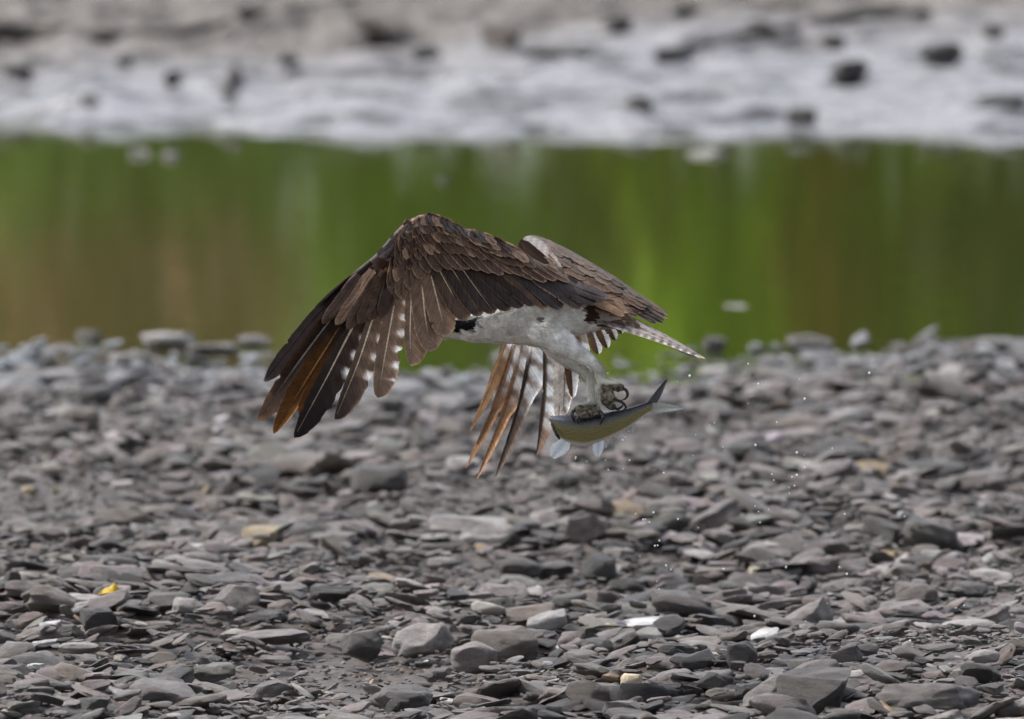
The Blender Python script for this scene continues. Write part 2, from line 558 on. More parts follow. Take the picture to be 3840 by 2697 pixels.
# the stones one can point to: outline centre and size in the photograph, shape, tone, label, short name as a landmark
LM = [
    (1798, 2005, 390, 72, 'slab', 'pale grey', 'long pale flat slab overhanging a dark gap, mid shore', (0, R(-3)), 'the long pale slab'),
    (1885, 2055, 130, 36, 'slab', 'pale grey', 'small pale slab tucked in front of the long pale slab', (0, 0), None),
    (2190, 2020, 190, 105, 'slab', 'mauve grey', 'mauve slab tilted up to the right beside a dark hollow', (0, R(-17)), 'the tilted mauve slab'),
    (2315, 2035, 120, 45, 'slab', 'brown grey', 'brown grey slab just right of the tilted mauve slab', (0, R(6)), None),
    (2245, 2175, 150, 110, 'block', 'charcoal', 'dark upright block with a domed top, under the tilted slab', (0, 0), 'the dark domed block'),
    (1945, 2165, 190, 80, 'round', 'dark grey', 'smooth low dark stone left of the dark domed block', (0, 0), None),
    (2090, 2170, 160, 60, 'slab', 'dark grey', 'thin dark slab leaning against the dark domed block', (0, R(-10)), None),
    (1660, 2145, 125, 42, 'slab', 'pale grey', 'pale oval flat stone left of the smooth low dark stone', (0, R(-4)), None),
    (2371, 2589, 84, 46, 'round', (0.55, 0.47, 0.34), 'cream egg shaped pebble among grey stones', (0, 0), 'the cream pebble'),
    (1398, 2600, 36, 28, 'round', (0.5, 0.36, 0.25), 'tiny peach round pebble near the bottom edge', (0, 0), None),
    (2068, 2595, 40, 20, 'round', (0.5, 0.34, 0.15), 'tiny amber pebble left of the cream pebble', (0, 0), None),
    (1580, 2445, 240, 120, 'slab', 'pale grey', 'pale peaked slab jutting over a black hollow', (R(12), R(5)), 'the pale peaked slab'),
    (1880, 2460, 260, 130, 'round', 'brown grey', 'big brown grey mound of rock right of the pale peaked slab', (0, 0), 'the brown mound'),
    (1775, 2510, 180, 110, 'round', 'mauve grey', 'smooth mauve boulder in front of the brown mound', (0, R(8)), None),
    (1350, 2465, 150, 120, 'block', 'dark grey', 'blocky dark stone left of the pale peaked slab', (0, 0), None),
    (1490, 2665, 260, 90, 'slab', 'dark grey', 'broad flat dark stone at the very bottom edge', (R(8), 0), None),
    (600, 2650, 260, 100, 'round', 'mid grey', 'long rounded grey boulder near the bottom left', (0, R(-5)), 'the long rounded boulder'),
    (360, 2375, 150, 115, 'block', 'charcoal', 'dark cut faced boulder below the yellow leaf', (0, R(9)), 'the dark boulder under the leaf'),
    (165, 2390, 110, 42, 'slab', 'bluish white', 'bluish white flat stone left of the dark boulder', (0, R(-5)), 'the bluish white stone'),
    (160, 2450, 110, 24, 'slab', 'bluish white', 'thin white sliver of stone below the bluish white stone', (0, R(-8)), None),
    (430, 2005, 220, 125, 'block', 'brown grey', 'large brown grey boulder on the left of the shore', (0, 0), 'the large brown boulder'),
    (620, 1960, 230, 70, 'slab', 'brown grey', 'flat brown ledge just right of the large brown boulder', (0, R(-4)), None),
    (30, 2245, 90, 120, 'round', 'charcoal', 'charcoal round boulder cut by the left edge of the view', (0, 0), None),
    (970, 2045, 150, 78, 'block', (0.3, 0.25, 0.17), 'tan topped block with a mustard stain on its end', (0, 0), 'the tan topped block'),
    (285, 1600, 170, 90, 'round', 'brown grey', 'smooth brown round stone on the upper left shore', (0, 0), 'the brown round stone'),
    (350, 1510, 130, 70, 'round', 'charcoal', 'black round stone above the brown round stone', (0, 0), None),
    (1420, 1830, 230, 110, 'round', 'dark grey', 'big dark humped boulder below the far wing tips', (0, R(5)), 'the dark humped boulder'),
    (1150, 1775, 300, 90, 'slab', 'brown grey', 'wide layered brown slab left of the dark humped boulder', (0, 0), None),
    (960, 1790, 150, 70, 'slab', 'mid grey', 'grey slab left of the wide layered brown slab', (0, R(4)), None),
    (1210, 1650, 330, 60, 'slab', 'mid grey', 'long slanting grey slab under the near wing tips', (0, R(-10)), None),
    (3520, 2050, 250, 110, 'slab', 'dark grey', 'long grey wedge sloping up to the right, right shore', (0, R(-19)), 'the sloping wedge'),
    (3480, 1785, 330, 50, 'slab', 'charcoal', 'thin dark shelf of rock on the right shore', (0, 0), 'the thin dark shelf'),
    (3660, 1850, 230, 90, 'slab', 'mid grey', 'grey wedge stone below the thin dark shelf', (0, R(-10)), None),
    (3010, 1625, 220, 80, 'round', 'brown grey', 'arched brown stone behind a smooth oval one', (0, R(4)), 'the arched brown stone'),
    (3020, 1675, 190, 75, 'round', 'mauve grey', 'smooth oval mauve stone below the arched brown stone', (0, 0), None),
    (2785, 1735, 100, 70, 'block', 'charcoal', 'small charcoal block right of the fish', (0, 0), None),
    (2120, 1835, 120, 60, 'round', 'dark grey', 'dark rounded stone directly below the fish', (0, 0), None),
    (2430, 2385, 280, 45, 'slab', 'bluish white', 'white narrow slab with a yellow brown pebble on it', (0, R(-3)), 'the white narrow slab'),
    (2292, 2398, 62, 50, 'round', (0.42, 0.32, 0.12), 'yellow brown pebble on the left end of the white slab', (0, 0), None),
    (2525, 2300, 190, 95, 'block', 'dark grey', 'squared dark block above the white narrow slab', (0, 0), 'the squared dark block'),
    (2790, 2505, 120, 110, 'round', 'dark grey', 'dark upright stone left of the big square boulder', (0, 0), None),
    (3060, 2640, 290, 160, 'block', 'dark grey', 'big square dark boulder at the bottom right', (0, 0), 'the big square boulder'),
    (3500, 2660, 420, 110, 'slab', 'mid grey', 'broad grey slab right of the big square boulder', (R(5), R(-3)), None),
    (2690, 2600, 140, 70, 'slab', 'dark grey', 'dark slab with a domed top left of the big square boulder', (0, R(8)), None),
    (2830, 2635, 140, 70, 'slab', 'charcoal', 'charcoal overhanging stone touching the big square boulder', (0, 0), None),
    (3410, 2330, 260, 70, 'slab', 'mauve grey', 'long mauve slab with a dark underside, lower right', (0, R(4)), 'the long mauve slab'),
    (3640, 2250, 160, 60, 'slab', 'charcoal', 'charcoal slab above the long mauve slab', (0, R(5)), None),
    (3620, 2390, 260, 50, 'slab', 'pale grey', 'pale strip of stone near the lower right edge', (0, R(-4)), None),
    (2700, 2050, 130, 60, 'slab', 'mauve grey', 'rounded mauve brick shaped stone, right of centre', (0, R(4)), None),
    (3070, 2160, 220, 80, 'slab', 'mauve grey', 'grey mauve slab in the middle of the right shore', (0, R(-5)), None),
    (880, 2290, 180, 110, 'round', 'mauve grey', 'pale mauve boulder with a dark hole beneath, lower left', (0, 0), 'the pale mauve boulder'),
    (700, 2310, 130, 60, 'slab', 'pale grey', 'pale flat stone left of the pale mauve boulder', (0, R(-4)), None),
    (1170, 2185, 130, 65, 'round', 'charcoal', 'dark round stone right of the pale mauve boulder', (0, 0), None),
    (110, 2540, 210, 95, 'round', 'dark grey', 'humped dark stone at the lower left edge', (0, R(6)), None),
    (780, 2560, 190, 65, 'slab', 'greenish grey', 'greenish flat stone above the long rounded boulder', (0, 0), None),
    (1000, 2430, 330, 55, 'slab', 'mauve grey', 'long mauve ledge in the lower left', (0, R(-2)), None),
    (1000, 2640, 200, 80, 'slab', 'mid grey', 'grey slab right of the long rounded boulder', (0, R(10)), None),
    (620, 1300, 210, 66, 'block', 'pale grey', 'large pale rock on the water edge at the left', (0, 0), 'the large pale rock'),
    (325, 1285, 100, 50, 'round', 'mid grey', 'rounded grey rock in the shallows, left of the large pale rock', (0, 0), None),
    (950, 1300, 140, 44, 'round', 'mauve grey', 'low mauve stone standing in water near the wing tips', (0, 0), None),
    (790, 1335, 190, 50, 'slab', 'mid grey', 'pale slab right below the large pale rock', (0, R(3)), None),
    (480, 1370, 170, 60, 'slab', 'pale grey', 'pale wet slab below the large pale rock, left side', (0, 0), None),
    (3480, 1320, 160, 70, 'block', 'dark grey', 'dark rock on the water edge at the right', (0, 0), 'the dark edge rock'),
    (3040, 1310, 180, 60, 'slab', 'mid grey', 'grey rock on the water edge right of the tail', (0, 0), None),
    (3700, 1325, 230, 70, 'slab', 'mid grey', 'long grey rock on the water edge near the right side', (0, 0), None),
    (3290, 1440, 130, 70, 'round', 'charcoal', 'charcoal stone just below the dark edge rock', (0, 0), None),
    (3440, 1460, 90, 60, 'round', (0.12, 0.13, 0.06), 'mossy dark stone right of the charcoal one', (0, 0), None),
    (3510, 1440, 60, 40, 'round', 'tan', 'small tan stone above the mossy dark stone', (0, 0), None),
    (95, 1868, 46, 32, 'block', (0.5, 0.4, 0.24), 'small cream yellow stone on the left shore', (0, 0), None),
    (197, 1868, 28, 32, 'block', (0.45, 0.42, 0.24), 'tiny cream stone right of the small cream yellow one', (0, 0), None),
    (1800, 2310, 70, 36, 'round', (0.45, 0.41, 0.22), 'small yellowish pebble above the brown mound', (0, 0), None),
    (2840, 2180, 60, 40, 'round', (0.48, 0.44, 0.34), 'small cream pebble in the right of the shore', (0, 0), None),
    (3740, 2135, 90, 60, 'round', 'bluish white', 'bluish white stone near the right side', (0, 0), None),
]
for px, py, wp, hp, kd, tn, lb, tl, lm in LM:
    put_stone(px, py, wp, hp, kd, tn, lb, 'shore', tilt=tl, lm=lm)
for px, py, wp, hp, kd, tn, lb in [
    (2685, 1290, 100, 75, 'round', 'dark grey', 'dark round stone in the water under the tail tip'),
    (2765, 1140, 105, 26, 'slab', 'pale grey', 'white flat stone breaking the water surface on the right'),
    (140, 1273, 56, 34, 'slab', 'pale grey', 'small pale stone alone in the water at the left'),
    (1660, 662, 50, 30, 'round', 'greenish grey', 'small grey stone in the water above the wing'),
    (520, 560, 90, 40, 'slab', 'pale grey', 'pale stone in the shallows below the far mud, left'),
    (630, 570, 80, 40, 'slab', 'pale grey', 'second pale stone in the shallows below the far mud, left'),
    (2660, 565, 150, 40, 'slab', 'pale grey', 'wide pale stone in the shallows below the far mud, right'),
]:
    put_stone(px, py, wp, hp, kd, tn, lb, 'water', deep=0.35)
for px, py, wp, hp, kd, tn, lb in [
    (3190, 290, 150, 95, 'round', 'charcoal', 'black domed stone in the mud, largest at the upper right'),
    (3010, 455, 120, 66, 'round', 'charcoal', 'black stone lying on the mud beside the far water line'),
    (3530, 228, 180, 90, 'round', 'dark grey', 'dark peaked stone in the mud at the far right'),
    (3730, 135, 90, 55, 'round', 'dark grey', 'small dark stone near the top right corner'),
    (3770, 400, 190, 52, 'slab', 'charcoal', 'black flat stone cut by the right side of the view'),
    (3130, 175, 90, 60, 'round', 'dark grey', 'dark stone above the black domed stone in the mud'),
    (1885, 150, 170, 95, 'block', 'brown grey', 'brown block standing in the mud, top centre'),
    (1430, 110, 240, 60, 'slab', 'brown grey', 'brown slab with a dark underside on the far mud, top'),
    (2395, 405, 120, 50, 'slab', 'mid grey', 'grey flat stone sunk in the mud above the bird tail'),
    (2850, 115, 90, 45, 'slab', 'dark grey', 'dark slab lying on the far mud right of the centre'),
    (850, 370, 80, 44, 'round', 'mid grey', 'grey stone sunk in the far mud left of the centre'),
    (650, 300, 70, 40, 'round', 'mid grey', 'small grey stone sunk in the far mud on the left'),
    (460, 245, 70, 36, 'slab', 'dark grey', 'small dark stone on the far mud below the driftwood'),
    (120, 128, 270, 62, 'slab', (0.22, 0.185, 0.16), 'tan slab of rock above the dark log in the top left corner'),
    (640, 320, 60, 60, 'round', 'charcoal', 'dark knob of stone on the far mud under the small dark one'),
    (880, 300, 70, 70, 'block', 'dark grey', 'upright dark stone on the pale mud, left of the centre'),
    (1600, 215, 120, 50, 'slab', 'charcoal', 'black slab on the mud left of the brown block'),
    (2310, 100, 130, 50, 'slab', 'dark grey', 'dark low slab right of the brown block on the mud'),
    (2580, 60, 120, 60, 'round', 'dark grey', 'dark stone at the top edge above the slanting log'),
    (2080, 215, 260, 36, 'slab', 'dark grey', 'long dark streak of rock lying right of the brown block'),
    (1080, 240, 90, 44, 'slab', 'charcoal', 'small black slab left of the black slab on the mud'),
    (60, 300, 110, 60, 'round', 'dark grey', 'dark stone at the left side on the far mud'),
    (330, 395, 80, 40, 'round', 'mid grey', 'grey lump on the pale mud near the left'),
]:
    put_stone(px, py, wp, hp, kd, tn, lb, 'mud', deep=0.3)

# the other large stones of the shore
DESC = {'slab': ['flat slab', 'thin slab', 'slab'], 'round': ['rounded stone', 'smooth stone', 'oval cobble'], 'block': ['angular stone', 'blocky stone', 'chunky stone']}
boxes = [(s[0], s[1], s[2], s[3]) for s in STONES]
tonepool = ['dark grey'] * 4 + ['mid grey'] * 6 + ['mauve grey'] * 6 + ['brown grey'] * 4 + ['pale grey'] * 3 + ['charcoal'] * 2 + ['greenish grey'] * 2
made, tries = 0, 0
while made < 300 - len(STONES) + made and tries < 6000 and len(STONES) < 298:
    tries += 1
    px, py = rnd.uniform(-20, 3860), 1340 + 1370 * rnd.random() ** 0.9
    wp = rnd.uniform(70, 190) * (0.75 + 0.25 * (py - 1300) / 1400)
    kd = rnd.choice(('slab', 'slab', 'slab', 'slab', 'slab', 'round', 'block', 'block'))
    hp = wp * {'slab': rnd.uniform(0.18, 0.34), 'round': rnd.uniform(0.3, 0.48), 'block': rnd.uniform(0.34, 0.52)}[kd]
    if any(abs(px - b[0]) < (wp + b[2]) * 0.36 and abs(py - b[1]) < (hp + b[3]) * 0.40 for b in boxes):
        continue
    boxes.append((px, py, wp, hp))
    put_stone(px, py, wp, hp, kd, rnd.choice(tonepool), tilt=(R(rnd.uniform(-8, 14)), R(rnd.uniform(-12, 12))))
    made += 1

# labels by neighbourhood
marks = [s for s in STONES if s[9]]
used = set(s[7] for s in STONES if s[7])
for s in STONES:
    o = s[6]
    lb = s[7]
    if lb is None:
        tone = s[5]
        near = sorted(marks, key=lambda q: (q[0] - s[0]) ** 2 + (2 * (q[1] - s[1])) ** 2)
        done = False
        for q in near[:5]:
            dx, dy = s[0] - q[0], s[1] - q[1]
            dist = math.hypot(dx, 1.6 * dy)
            rel = ('right of' if dx > 0 else 'left of') if abs(dx) > 1.2 * abs(dy) else ('in front of' if dy > 0 else 'behind')
            rel = ('just ' if dist < 260 else '') + rel
            for d in DESC[s[4]]:
                for size in ('', 'larger ' if s[2] > 125 else 'smaller '):
                    t = f"{size}{tone} {d} {rel} {q[9]}"
                    if t not in used:
                        lb = t; done = True
                        break
                if done: break
            if done: break
        if not done:
            k = 2
            while True:
                t = f"{('second', 'third', 'fourth', 'fifth', 'sixth')[min(k - 2, 4)]} {tone} {DESC[s[4]][0]} {rel} {q[9]}"
                if t not in used or k > 6: break
                k += 1
            lb = t
        used.add(lb)
    grp = {'shore': 'large stones on the near shore', 'mud': 'stones sunk in the far mud', 'water': 'stones standing in the water'}[s[8]]
    tag(o, lb, 'stone', grp)

# gravel: everything smaller, one mass
NV = 16
GV = [stone_shape(V2, 500 + k, rnd.choice((6, 9, 12, 14)), 0.24) for k in range(NV)]
VM, FM = ico(3)
GM = [stone_shape(VM, 700 + k, rnd.choice((5, 9, 12, 14)), 0.24) for k in range(12)]


def gravel(n_in, n_out):
    ys = 29.6 + (shore_y(0) + 1.0 - 29.6) * nr.random(n_in)
    xs = nr.uniform(-1, 1, n_in) * (0.033 * ys + 0.12)
    ys2 = nr.uniform(27, 42.6, n_out)
    xs2 = np.sign(nr.random(n_out) - 0.5) * nr.uniform(1.2, 3.6, n_out)
    x, y = np.concatenate([xs, xs2]), np.concatenate([ys, ys2])
    ok = y < shore_y(x) + nr.uniform(-0.3, 0.45, len(x))
    x, y = x[ok], y[ok]
    n = len(x)
    s = np.clip(nr.lognormal(math.log(0.0185), 0.5, n), 0.007, 0.05)
    s *= 1 + 0.6 * np.sin(3.1 * x + 1.3 * y) * np.sin(1.7 * y - 2.2 * x + 1.0)
    out = np.abs(x) > 0.034 * y + 0.15
    s[out] *= 1.7
    asp = nr.uniform(0.55, 0.95, n); fl = np.clip(nr.normal(0.23, 0.1, n), 0.1, 0.62)
    a = nr.normal(0, 0.4, n) + math.pi * nr.integers(0, 2, n)
    tx, ty = nr.normal(0.1, 0.2, n), nr.normal(0, 0.24, n)
    z = shore_z(x, y) + s * fl * 0.45 + nr.random(n) ** 1.6 * 0.034
    keep = np.ones(n, bool)
    for q in STONES:
        if q[8] == 'shore':
            l, c_ = q[6].location, q[6].scale
            near_ = ((x - l[0]) / (c_[0] * 0.9)) ** 2 + ((y - l[1] + 0.012) / (c_[1] * 0.9 + 0.02)) ** 2 < 1
            keep &= ~(near_ & ((y < l[1] + 0.3 * c_[1]) | (s > 0.02)))
    x, y, z, s, asp, fl, a, tx, ty = [q[keep] for q in (x, y, z, s, asp, fl, a, tx, ty)]
    n = len(x)
    names = list(TONES)
    pr = np.array([0.1, 0.2, 0.2, 0.26, 0.15, 0.09, 0.03, 0.008, 0.006]); pr /= pr.sum()
    cc = np.array([TONES[k] for k in names])[nr.choice(len(names), n, p=pr)]
    cc = cc * np.array([0.98, 0.92, 0.875]) * nr.uniform(0.75, 1.25, (n, 1)) * (1 + nr.normal(0, 0.03, (n, 3)))

    sheen_ = np.clip((y - (shore_y(x) - 1.3)) / 0.9, 0, 1) * np.where(x < -0.3, 1.0, 0.45) * (nr.random(n) < 0.75)  # bright wet band by the water: sky sheen mixed into the stone colours
    cc = cc * (1 - sheen_[:, None]) + (np.array([0.25, 0.265, 0.29]) * nr.uniform(0.6, 1.3, (n, 1))) * sheen_[:, None]

    def batch(idx, protos):
        m = len(idx)
        S_, A_, FL_, TX, TY, AN = [q[idx] for q in (s, asp, fl, tx, ty, a)]
        P = np.array(protos)[nr.integers(0, len(protos), m)]
        P = P * np.stack([S_, S_ * A_, S_ * FL_], -1)[:, None, :]
        c, q = np.cos(TX)[:, None], np.sin(TX)[:, None]
        P = np.stack([P[..., 0], P[..., 1] * c - P[..., 2] * q, P[..., 1] * q + P[..., 2] * c], -1)
        c, q = np.cos(TY)[:, None], np.sin(TY)[:, None]
        P = np.stack([P[..., 0] * c + P[..., 2] * q, P[..., 1], -P[..., 0] * q + P[..., 2] * c], -1)
        c, q = np.cos(AN)[:, None], np.sin(AN)[:, None]
        P = np.stack([P[..., 0] * c - P[..., 1] * q, P[..., 0] * q + P[..., 1] * c, P[..., 2]], -1)
        return (P + np.stack([x[idx], y[idx], z[idx]], -1)[:, None, :]).reshape(-1, 3)

    big = (s > 0.0255) & (np.abs(x) < 1.5)
    iS, iB = np.where(~big)[0], np.where(big)[0]
    nS, nB = len(V2), len(VM)
    P = np.vstack([batch(iS, GV), batch(iB, GM)])
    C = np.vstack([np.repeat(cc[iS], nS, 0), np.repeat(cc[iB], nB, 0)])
    faces = np.vstack([(F2[None] + (np.arange(len(iS)) * nS)[:, None, None]).reshape(-1, 3), (FM[None] + (len(iS) * nS + np.arange(len(iB)) * nB)[:, None, None]).reshape(-1, 3)])
    print('gravel', len(iS), len(iB))
    me = bpy.data.meshes.new('gravel')
    n0 = len(P)
    # grit between the stones
    ng = 11000
    gy = 29.8 + 10.0 * nr.random(ng); gx = nr.uniform(-1, 1, ng) * 0.033 * gy
    gs = nr.uniform(0.003, 0.008, ng)
    GP = V1[None] * np.stack([gs, gs * 0.8, gs * 0.6], -1)[:, None, :] * nr.uniform(0.7, 1.2, (ng, len(V1), 1)) + np.stack([gx, gy, shore_z(gx, gy) + 0.006 + 0.012 * nr.random(ng)], -1)[:, None, :]
    GC_ = np.array([0.13, 0.12, 0.115]) * nr.uniform(0.4, 1.7, (ng, 1))
    faces = np.vstack([faces, (F1[None] + (n0 + np.arange(ng) * len(V1))[:, None, None]).reshape(-1, 3)])
    P = np.vstack([P, GP.reshape(-1, 3)]); C = np.vstack([C, np.repeat(GC_, len(V1), 0)])
    me.vertices.add(len(P)); me.vertices.foreach_set('co', P.astype(np.float32).ravel())
    nf = len(faces)
    me.loops.add(nf * 3); me.loops.foreach_set('vertex_index', faces.astype(np.int32).ravel())
    me.polygons.add(nf); me.polygons.foreach_set('loop_start', np.arange(0, nf * 3, 3, dtype=np.int32))
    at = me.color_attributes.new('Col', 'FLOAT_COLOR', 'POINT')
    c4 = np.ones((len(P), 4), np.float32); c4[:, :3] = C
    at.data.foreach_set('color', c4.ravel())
    me.polygons.foreach_set('use_smooth', np.ones(nf, bool))
    me.materials.append(STONE_G)
    me.update(calc_edges=True)
    me.set_sharp_from_angle(angle=math.radians(48))
    o = link(bpy.data.objects.new('gravel', me))
    o['kind'] = 'stuff'
    o['label'] = 'grey and mauve shingle covering the near shore'
    return o


gravel(19500, 3000)

# a yellow leaf on the stones, lower left
lx, ly, lz = on_shore(398, 2310)
v, f = [], []
for i in range(9):
    t = i / 8
    ww = 0.011 * math.sin(math.pi * min(1, t * 0.93 + 0.05)) ** 0.7
    for s in (-1, 0, 1):
        v.append((0.04 * (t - 0.5), s * ww * 0.8, 0.004 + 0.010 * abs(s) + 0.012 * math.sin(3 * t) + (0.012 if t > 0.55 and s > 0 else 0)))
o = mesh_from('leaf', v, grid_faces(9, 3), YLEAF)
o.location = (lx, ly - 0.06, lz + 0.035)
o.rotation_euler = (R(38), R(6), R(12))
so_ = o.modifiers.new('thick', 'SOLIDIFY'); so_.thickness = 0.0012
tag(o, 'fallen yellow leaf curled on the grey stones', 'leaf')


# driftwood on the far bank
def log(px0, py0, px1, py1, rpx, label, seed, flat=0.7):
    a, b = np.array(on_mud(px0, py0)), np.array(on_mud(px1, py1))
    r = rpx * a[1] / FPX
    g = np.random.default_rng(seed)
    n, k = 22, 12
    vs = []
    for i in range(n):
        t = i / (n - 1)
        c = a * (1 - t) + b * t + np.array([0, 0, r * 0.8 + 0.01 * math.sin(5 * t + seed)])
        rr = r * (1 - 0.4 * t) * (1 + 0.12 * g.normal()) * (0.35 if i in (0, n - 1) else 1)
        for j in range(k):
            th = 2 * math.pi * j / k
            vs.append(c + np.array([0.15 * rr * math.cos(th), rr * math.cos(th), flat * rr * math.sin(th) * (1 + 0.1 * g.normal())]))
    fs = [(i * k + j, i * k + (j + 1) % k, (i + 1) * k + (j + 1) % k, (i + 1) * k + j) for i in range(n - 1) for j in range(k)]
    fs += [tuple(range(k)), tuple((n - 1) * k + j for j in range(k))]
    o = mesh_from('driftwood_log', vs, fs, DRIFT)
    return tag(o, label, 'driftwood', 'driftwood on the far bank')


log(-120, 150, 250, 145, 60, 'thick driftwood log doubling as the slab shadow in the top left corner', 1)  # this dark log doubles as the shadow under the tan slab
log(330, 165, 860, 105, 34, 'long thin driftwood log right of the thick one', 2)
log(880, 62, 1330, 30, 36, 'driftwood log at the top edge, left of the centre', 3)
log(2450, 215, 3000, 125, 34, 'slanting driftwood log on the far mud, right of the centre', 4)
log(2950, 120, 3500, 58, 38, 'driftwood log nearest the top right corner', 5)


# ------------------------------------------------------------------ plants on the far bank, seen in the water
def shrub(x, y, h, wid, col, label, seed, n=2400):
    g = np.random.default_rng(seed)
    z0 = min(0.84, 0.07 * (y - 48.2))
    root = thing('shrub', label, 'shrub', (x, y, z0), 'shrubs on the far bank')
    vs, fs = [], []
    for k in range(5):
        a = g.uniform(0, 6.28); lean = g.uniform(0.1, 0.45) * wid
        for i in range(5):
            t = i / 4
            for j in range(5):
                th = 2 * math.pi * j / 5
                rr = 0.022 * (1 - 0.75 * t)
                vs.append((lean * t * math.cos(a) + rr * math.cos(th), lean * t * math.sin(a) + rr * math.sin(th), h * 0.85 * t - 0.1 * (t == 0)))
        b = k * 25
        fs += [(b + i * 5 + j, b + i * 5 + (j + 1) % 5, b + (i + 1) * 5 + (j + 1) % 5, b + (i + 1) * 5 + j) for i in range(4) for j in range(5)]
    st = mesh_from('trunk', vs, fs, BARK, root)
    # leaves, in clumps
    nc = 34
    cl = np.stack([g.normal(0, 0.42, nc) * wid, g.normal(0, 0.3, nc) * wid, h * (0.1 + 0.86 * g.random(nc) ** 0.8)], -1)
    cl[:, :2] *= (1.15 - 0.55 * (cl[:, 2:3] / h) ** 2)
    ci = g.integers(0, nc, n)
    sp = min(0.13, 0.25 * wid + 0.02)
    p = cl[ci] + g.normal(0, 1, (n, 3)) * np.array([sp, 0.13, 0.75 * sp + 0.02])
    p[:, 2] = np.clip(p[:, 2], 0.02, None)
    d = g.normal(0, 1, (n, 3)); d[:, 2] = np.abs(d[:, 2]) * 0.7; d /= np.linalg.norm(d, axis=1)[:, None]
    e = np.cross(d, g.normal(0, 1, (n, 3))); e /= np.linalg.norm(e, axis=1)[:, None]
    L = g.uniform(0.045, 0.085, n)[:, None]
    P = np.stack([p - d * L, p + e * L * 0.42, p + d * L, p - e * L * 0.42], 1)
    tint = (g.uniform(0.7, 1.3, nc)[ci] * g.uniform(0.8, 1.2, n))[:, None]
    cc = np.repeat((np.array(col) * tint)[:, None, :], 4, 1).reshape(-1, 3)
    fo = mesh_from('foliage', P.reshape(-1, 3), np.arange(n * 4).reshape(-1, 4), LEAFM, root, smooth=False, col=cc)
    return root


G1, G2, BR, GY, DK = (0.3, 0.44, 0.03), (0.28, 0.38, 0.1), (0.5, 0.3, 0.2), (0.19, 0.23, 0.11), (0.06, 0.04, 0.012)
for i, (x, y, h, wd, c, lb) in enumerate([
    (-2.35, 60.8, 1.5, 0.75, G2, 'green shrub at the left end of the far bank'),
    (-1.75, 59.9, 0.27, 0.5, G2, 'low green shrub at the left foot of the tan dead bush'),
    (-1.12, 59.9, 0.27, 0.5, G2, 'low green shrub at the right foot of the tan dead bush'),
    (-1.27, 60.1, 1.65, 0.85, BR, 'tan dead bush behind two low green shrubs'),
    (-0.5, 60.6, 1.6, 0.42, (0.36, 0.53, 0.06), 'green shrub right of the tan dead bush'),
    (-0.15, 61.0, 1.6, 0.55, (0.3, 0.43, 0.07), 'bright green shrub behind the bird'),
    (0.3, 60.8, 1.6, 0.36, (0.34, 0.30, 0.1), 'olive brown shrub right of the bright green one'),
    (0.76, 60.5, 1.65, 0.36, (0.4, 0.58, 0.03), 'tall bright green shrub left of the rusty one'),
    (1.1, 60.3, 1.5, 0.2, (0.28, 0.14, 0.03), 'narrow rusty brown shrub between two green ones'),
    (1.4, 60.5, 1.75, 0.3, (0.46, 0.64, 0.02), 'yellow green shrub next to the dark one'),
    (-0.95, 61.8, 1.9, 0.5, (0.3, 0.4, 0.1), 'large green shrub at the back, right of the tan bush'),
    (-1.8, 61.6, 1.8, 0.5, (0.3, 0.36, 0.12), 'large dull green shrub at the back, left of the tan bush'),
    (1.73, 59.8, 1.5, 0.34, DK, 'dark brown shrub at the right end of the bank'),
    (1.3, 61.9, 1.9, 0.5, (0.3, 0.45, 0.03), 'large green shrub at the back, behind the yellow green one'),
    (0.55, 62.0, 1.9, 0.5, (0.28, 0.4, 0.05), 'large green shrub at the back, left of the rusty one'),
    (1.75, 61.2, 1.7, 0.3, (0.3, 0.44, 0.03), 'thin green shrub between the yellow green and dark ones'),
    (2.6, 60.8, 1.5, 0.6, G2, 'green shrub beyond the dark brown one'),
]):
    shrub(x, y, h, wd, c, lb, 40 + i, n=int(3600 * (wd + 0.1)) if x > 0.6 else int(3100 * (wd + 0.1)))
# the shrubs go on along the bank on both sides
g = np.random.default_rng(91)
n = 12000
nc = 260
cl = np.stack([np.sign(g.random(nc) - 0.5) * g.uniform(3.1, 15, nc), g.uniform(60.2, 62.5, nc), 0.84 + g.uniform(0.1, 1.5, nc)], -1)
ci = g.integers(0, nc, n)
p = cl[ci] + g.normal(0, 1, (n, 3)) * np.array([0.3, 0.2, 0.17])
d = g.normal(0, 1, (n, 3)); d /= np.linalg.norm(d, axis=1)[:, None]
e = np.cross(d, g.normal(0, 1, (n, 3))); e /= np.linalg.norm(e, axis=1)[:, None]
L = g.uniform(0.07, 0.13, n)[:, None]
tint = (g.uniform(0.7, 1.3, nc)[ci] * g.uniform(0.8, 1.2, n))[:, None]
o = mesh_from('undergrowth', np.stack([p - d * L, p + e * L * 0.42, p + d * L, p - e * L * 0.42], 1).reshape(-1, 3), np.arange(n * 4).reshape(-1, 4), LEAFM, smooth=False,
              col=np.repeat(np.array([0.3, 0.42, 0.06]) * tint, 4, 0))
o['kind'] = 'stuff'
o['label'] = 'green bushes running on along the far bank'
n = 22000
g = np.random.default_rng(77)
bx, by = g.uniform(-16, 16, n), g.uniform(62.2, 68, n)
bz = np.minimum(0.84, 0.07 * (by - 48.2)) - 0.13
hh = g.uniform(0.35, 0.95, n) * (0.75 + 0.3 * np.sin(bx * 2.1))
an = g.uniform(0, 6.28, n); wx = 0.012
lx_, ly_ = g.normal(0, 0.14, n), g.normal(0, 0.14, n)
P = np.stack([np.stack([bx - wx * np.cos(an), by - wx * np.sin(an), bz], -1), np.stack([bx + wx * np.cos(an), by + wx * np.sin(an), bz], -1),
              np.stack([bx + lx_, by + ly_, bz + hh], -1)], 1)
gc = np.array([0.18, 0.26, 0.05]) * g.uniform(0.7, 1.3, (n, 1))
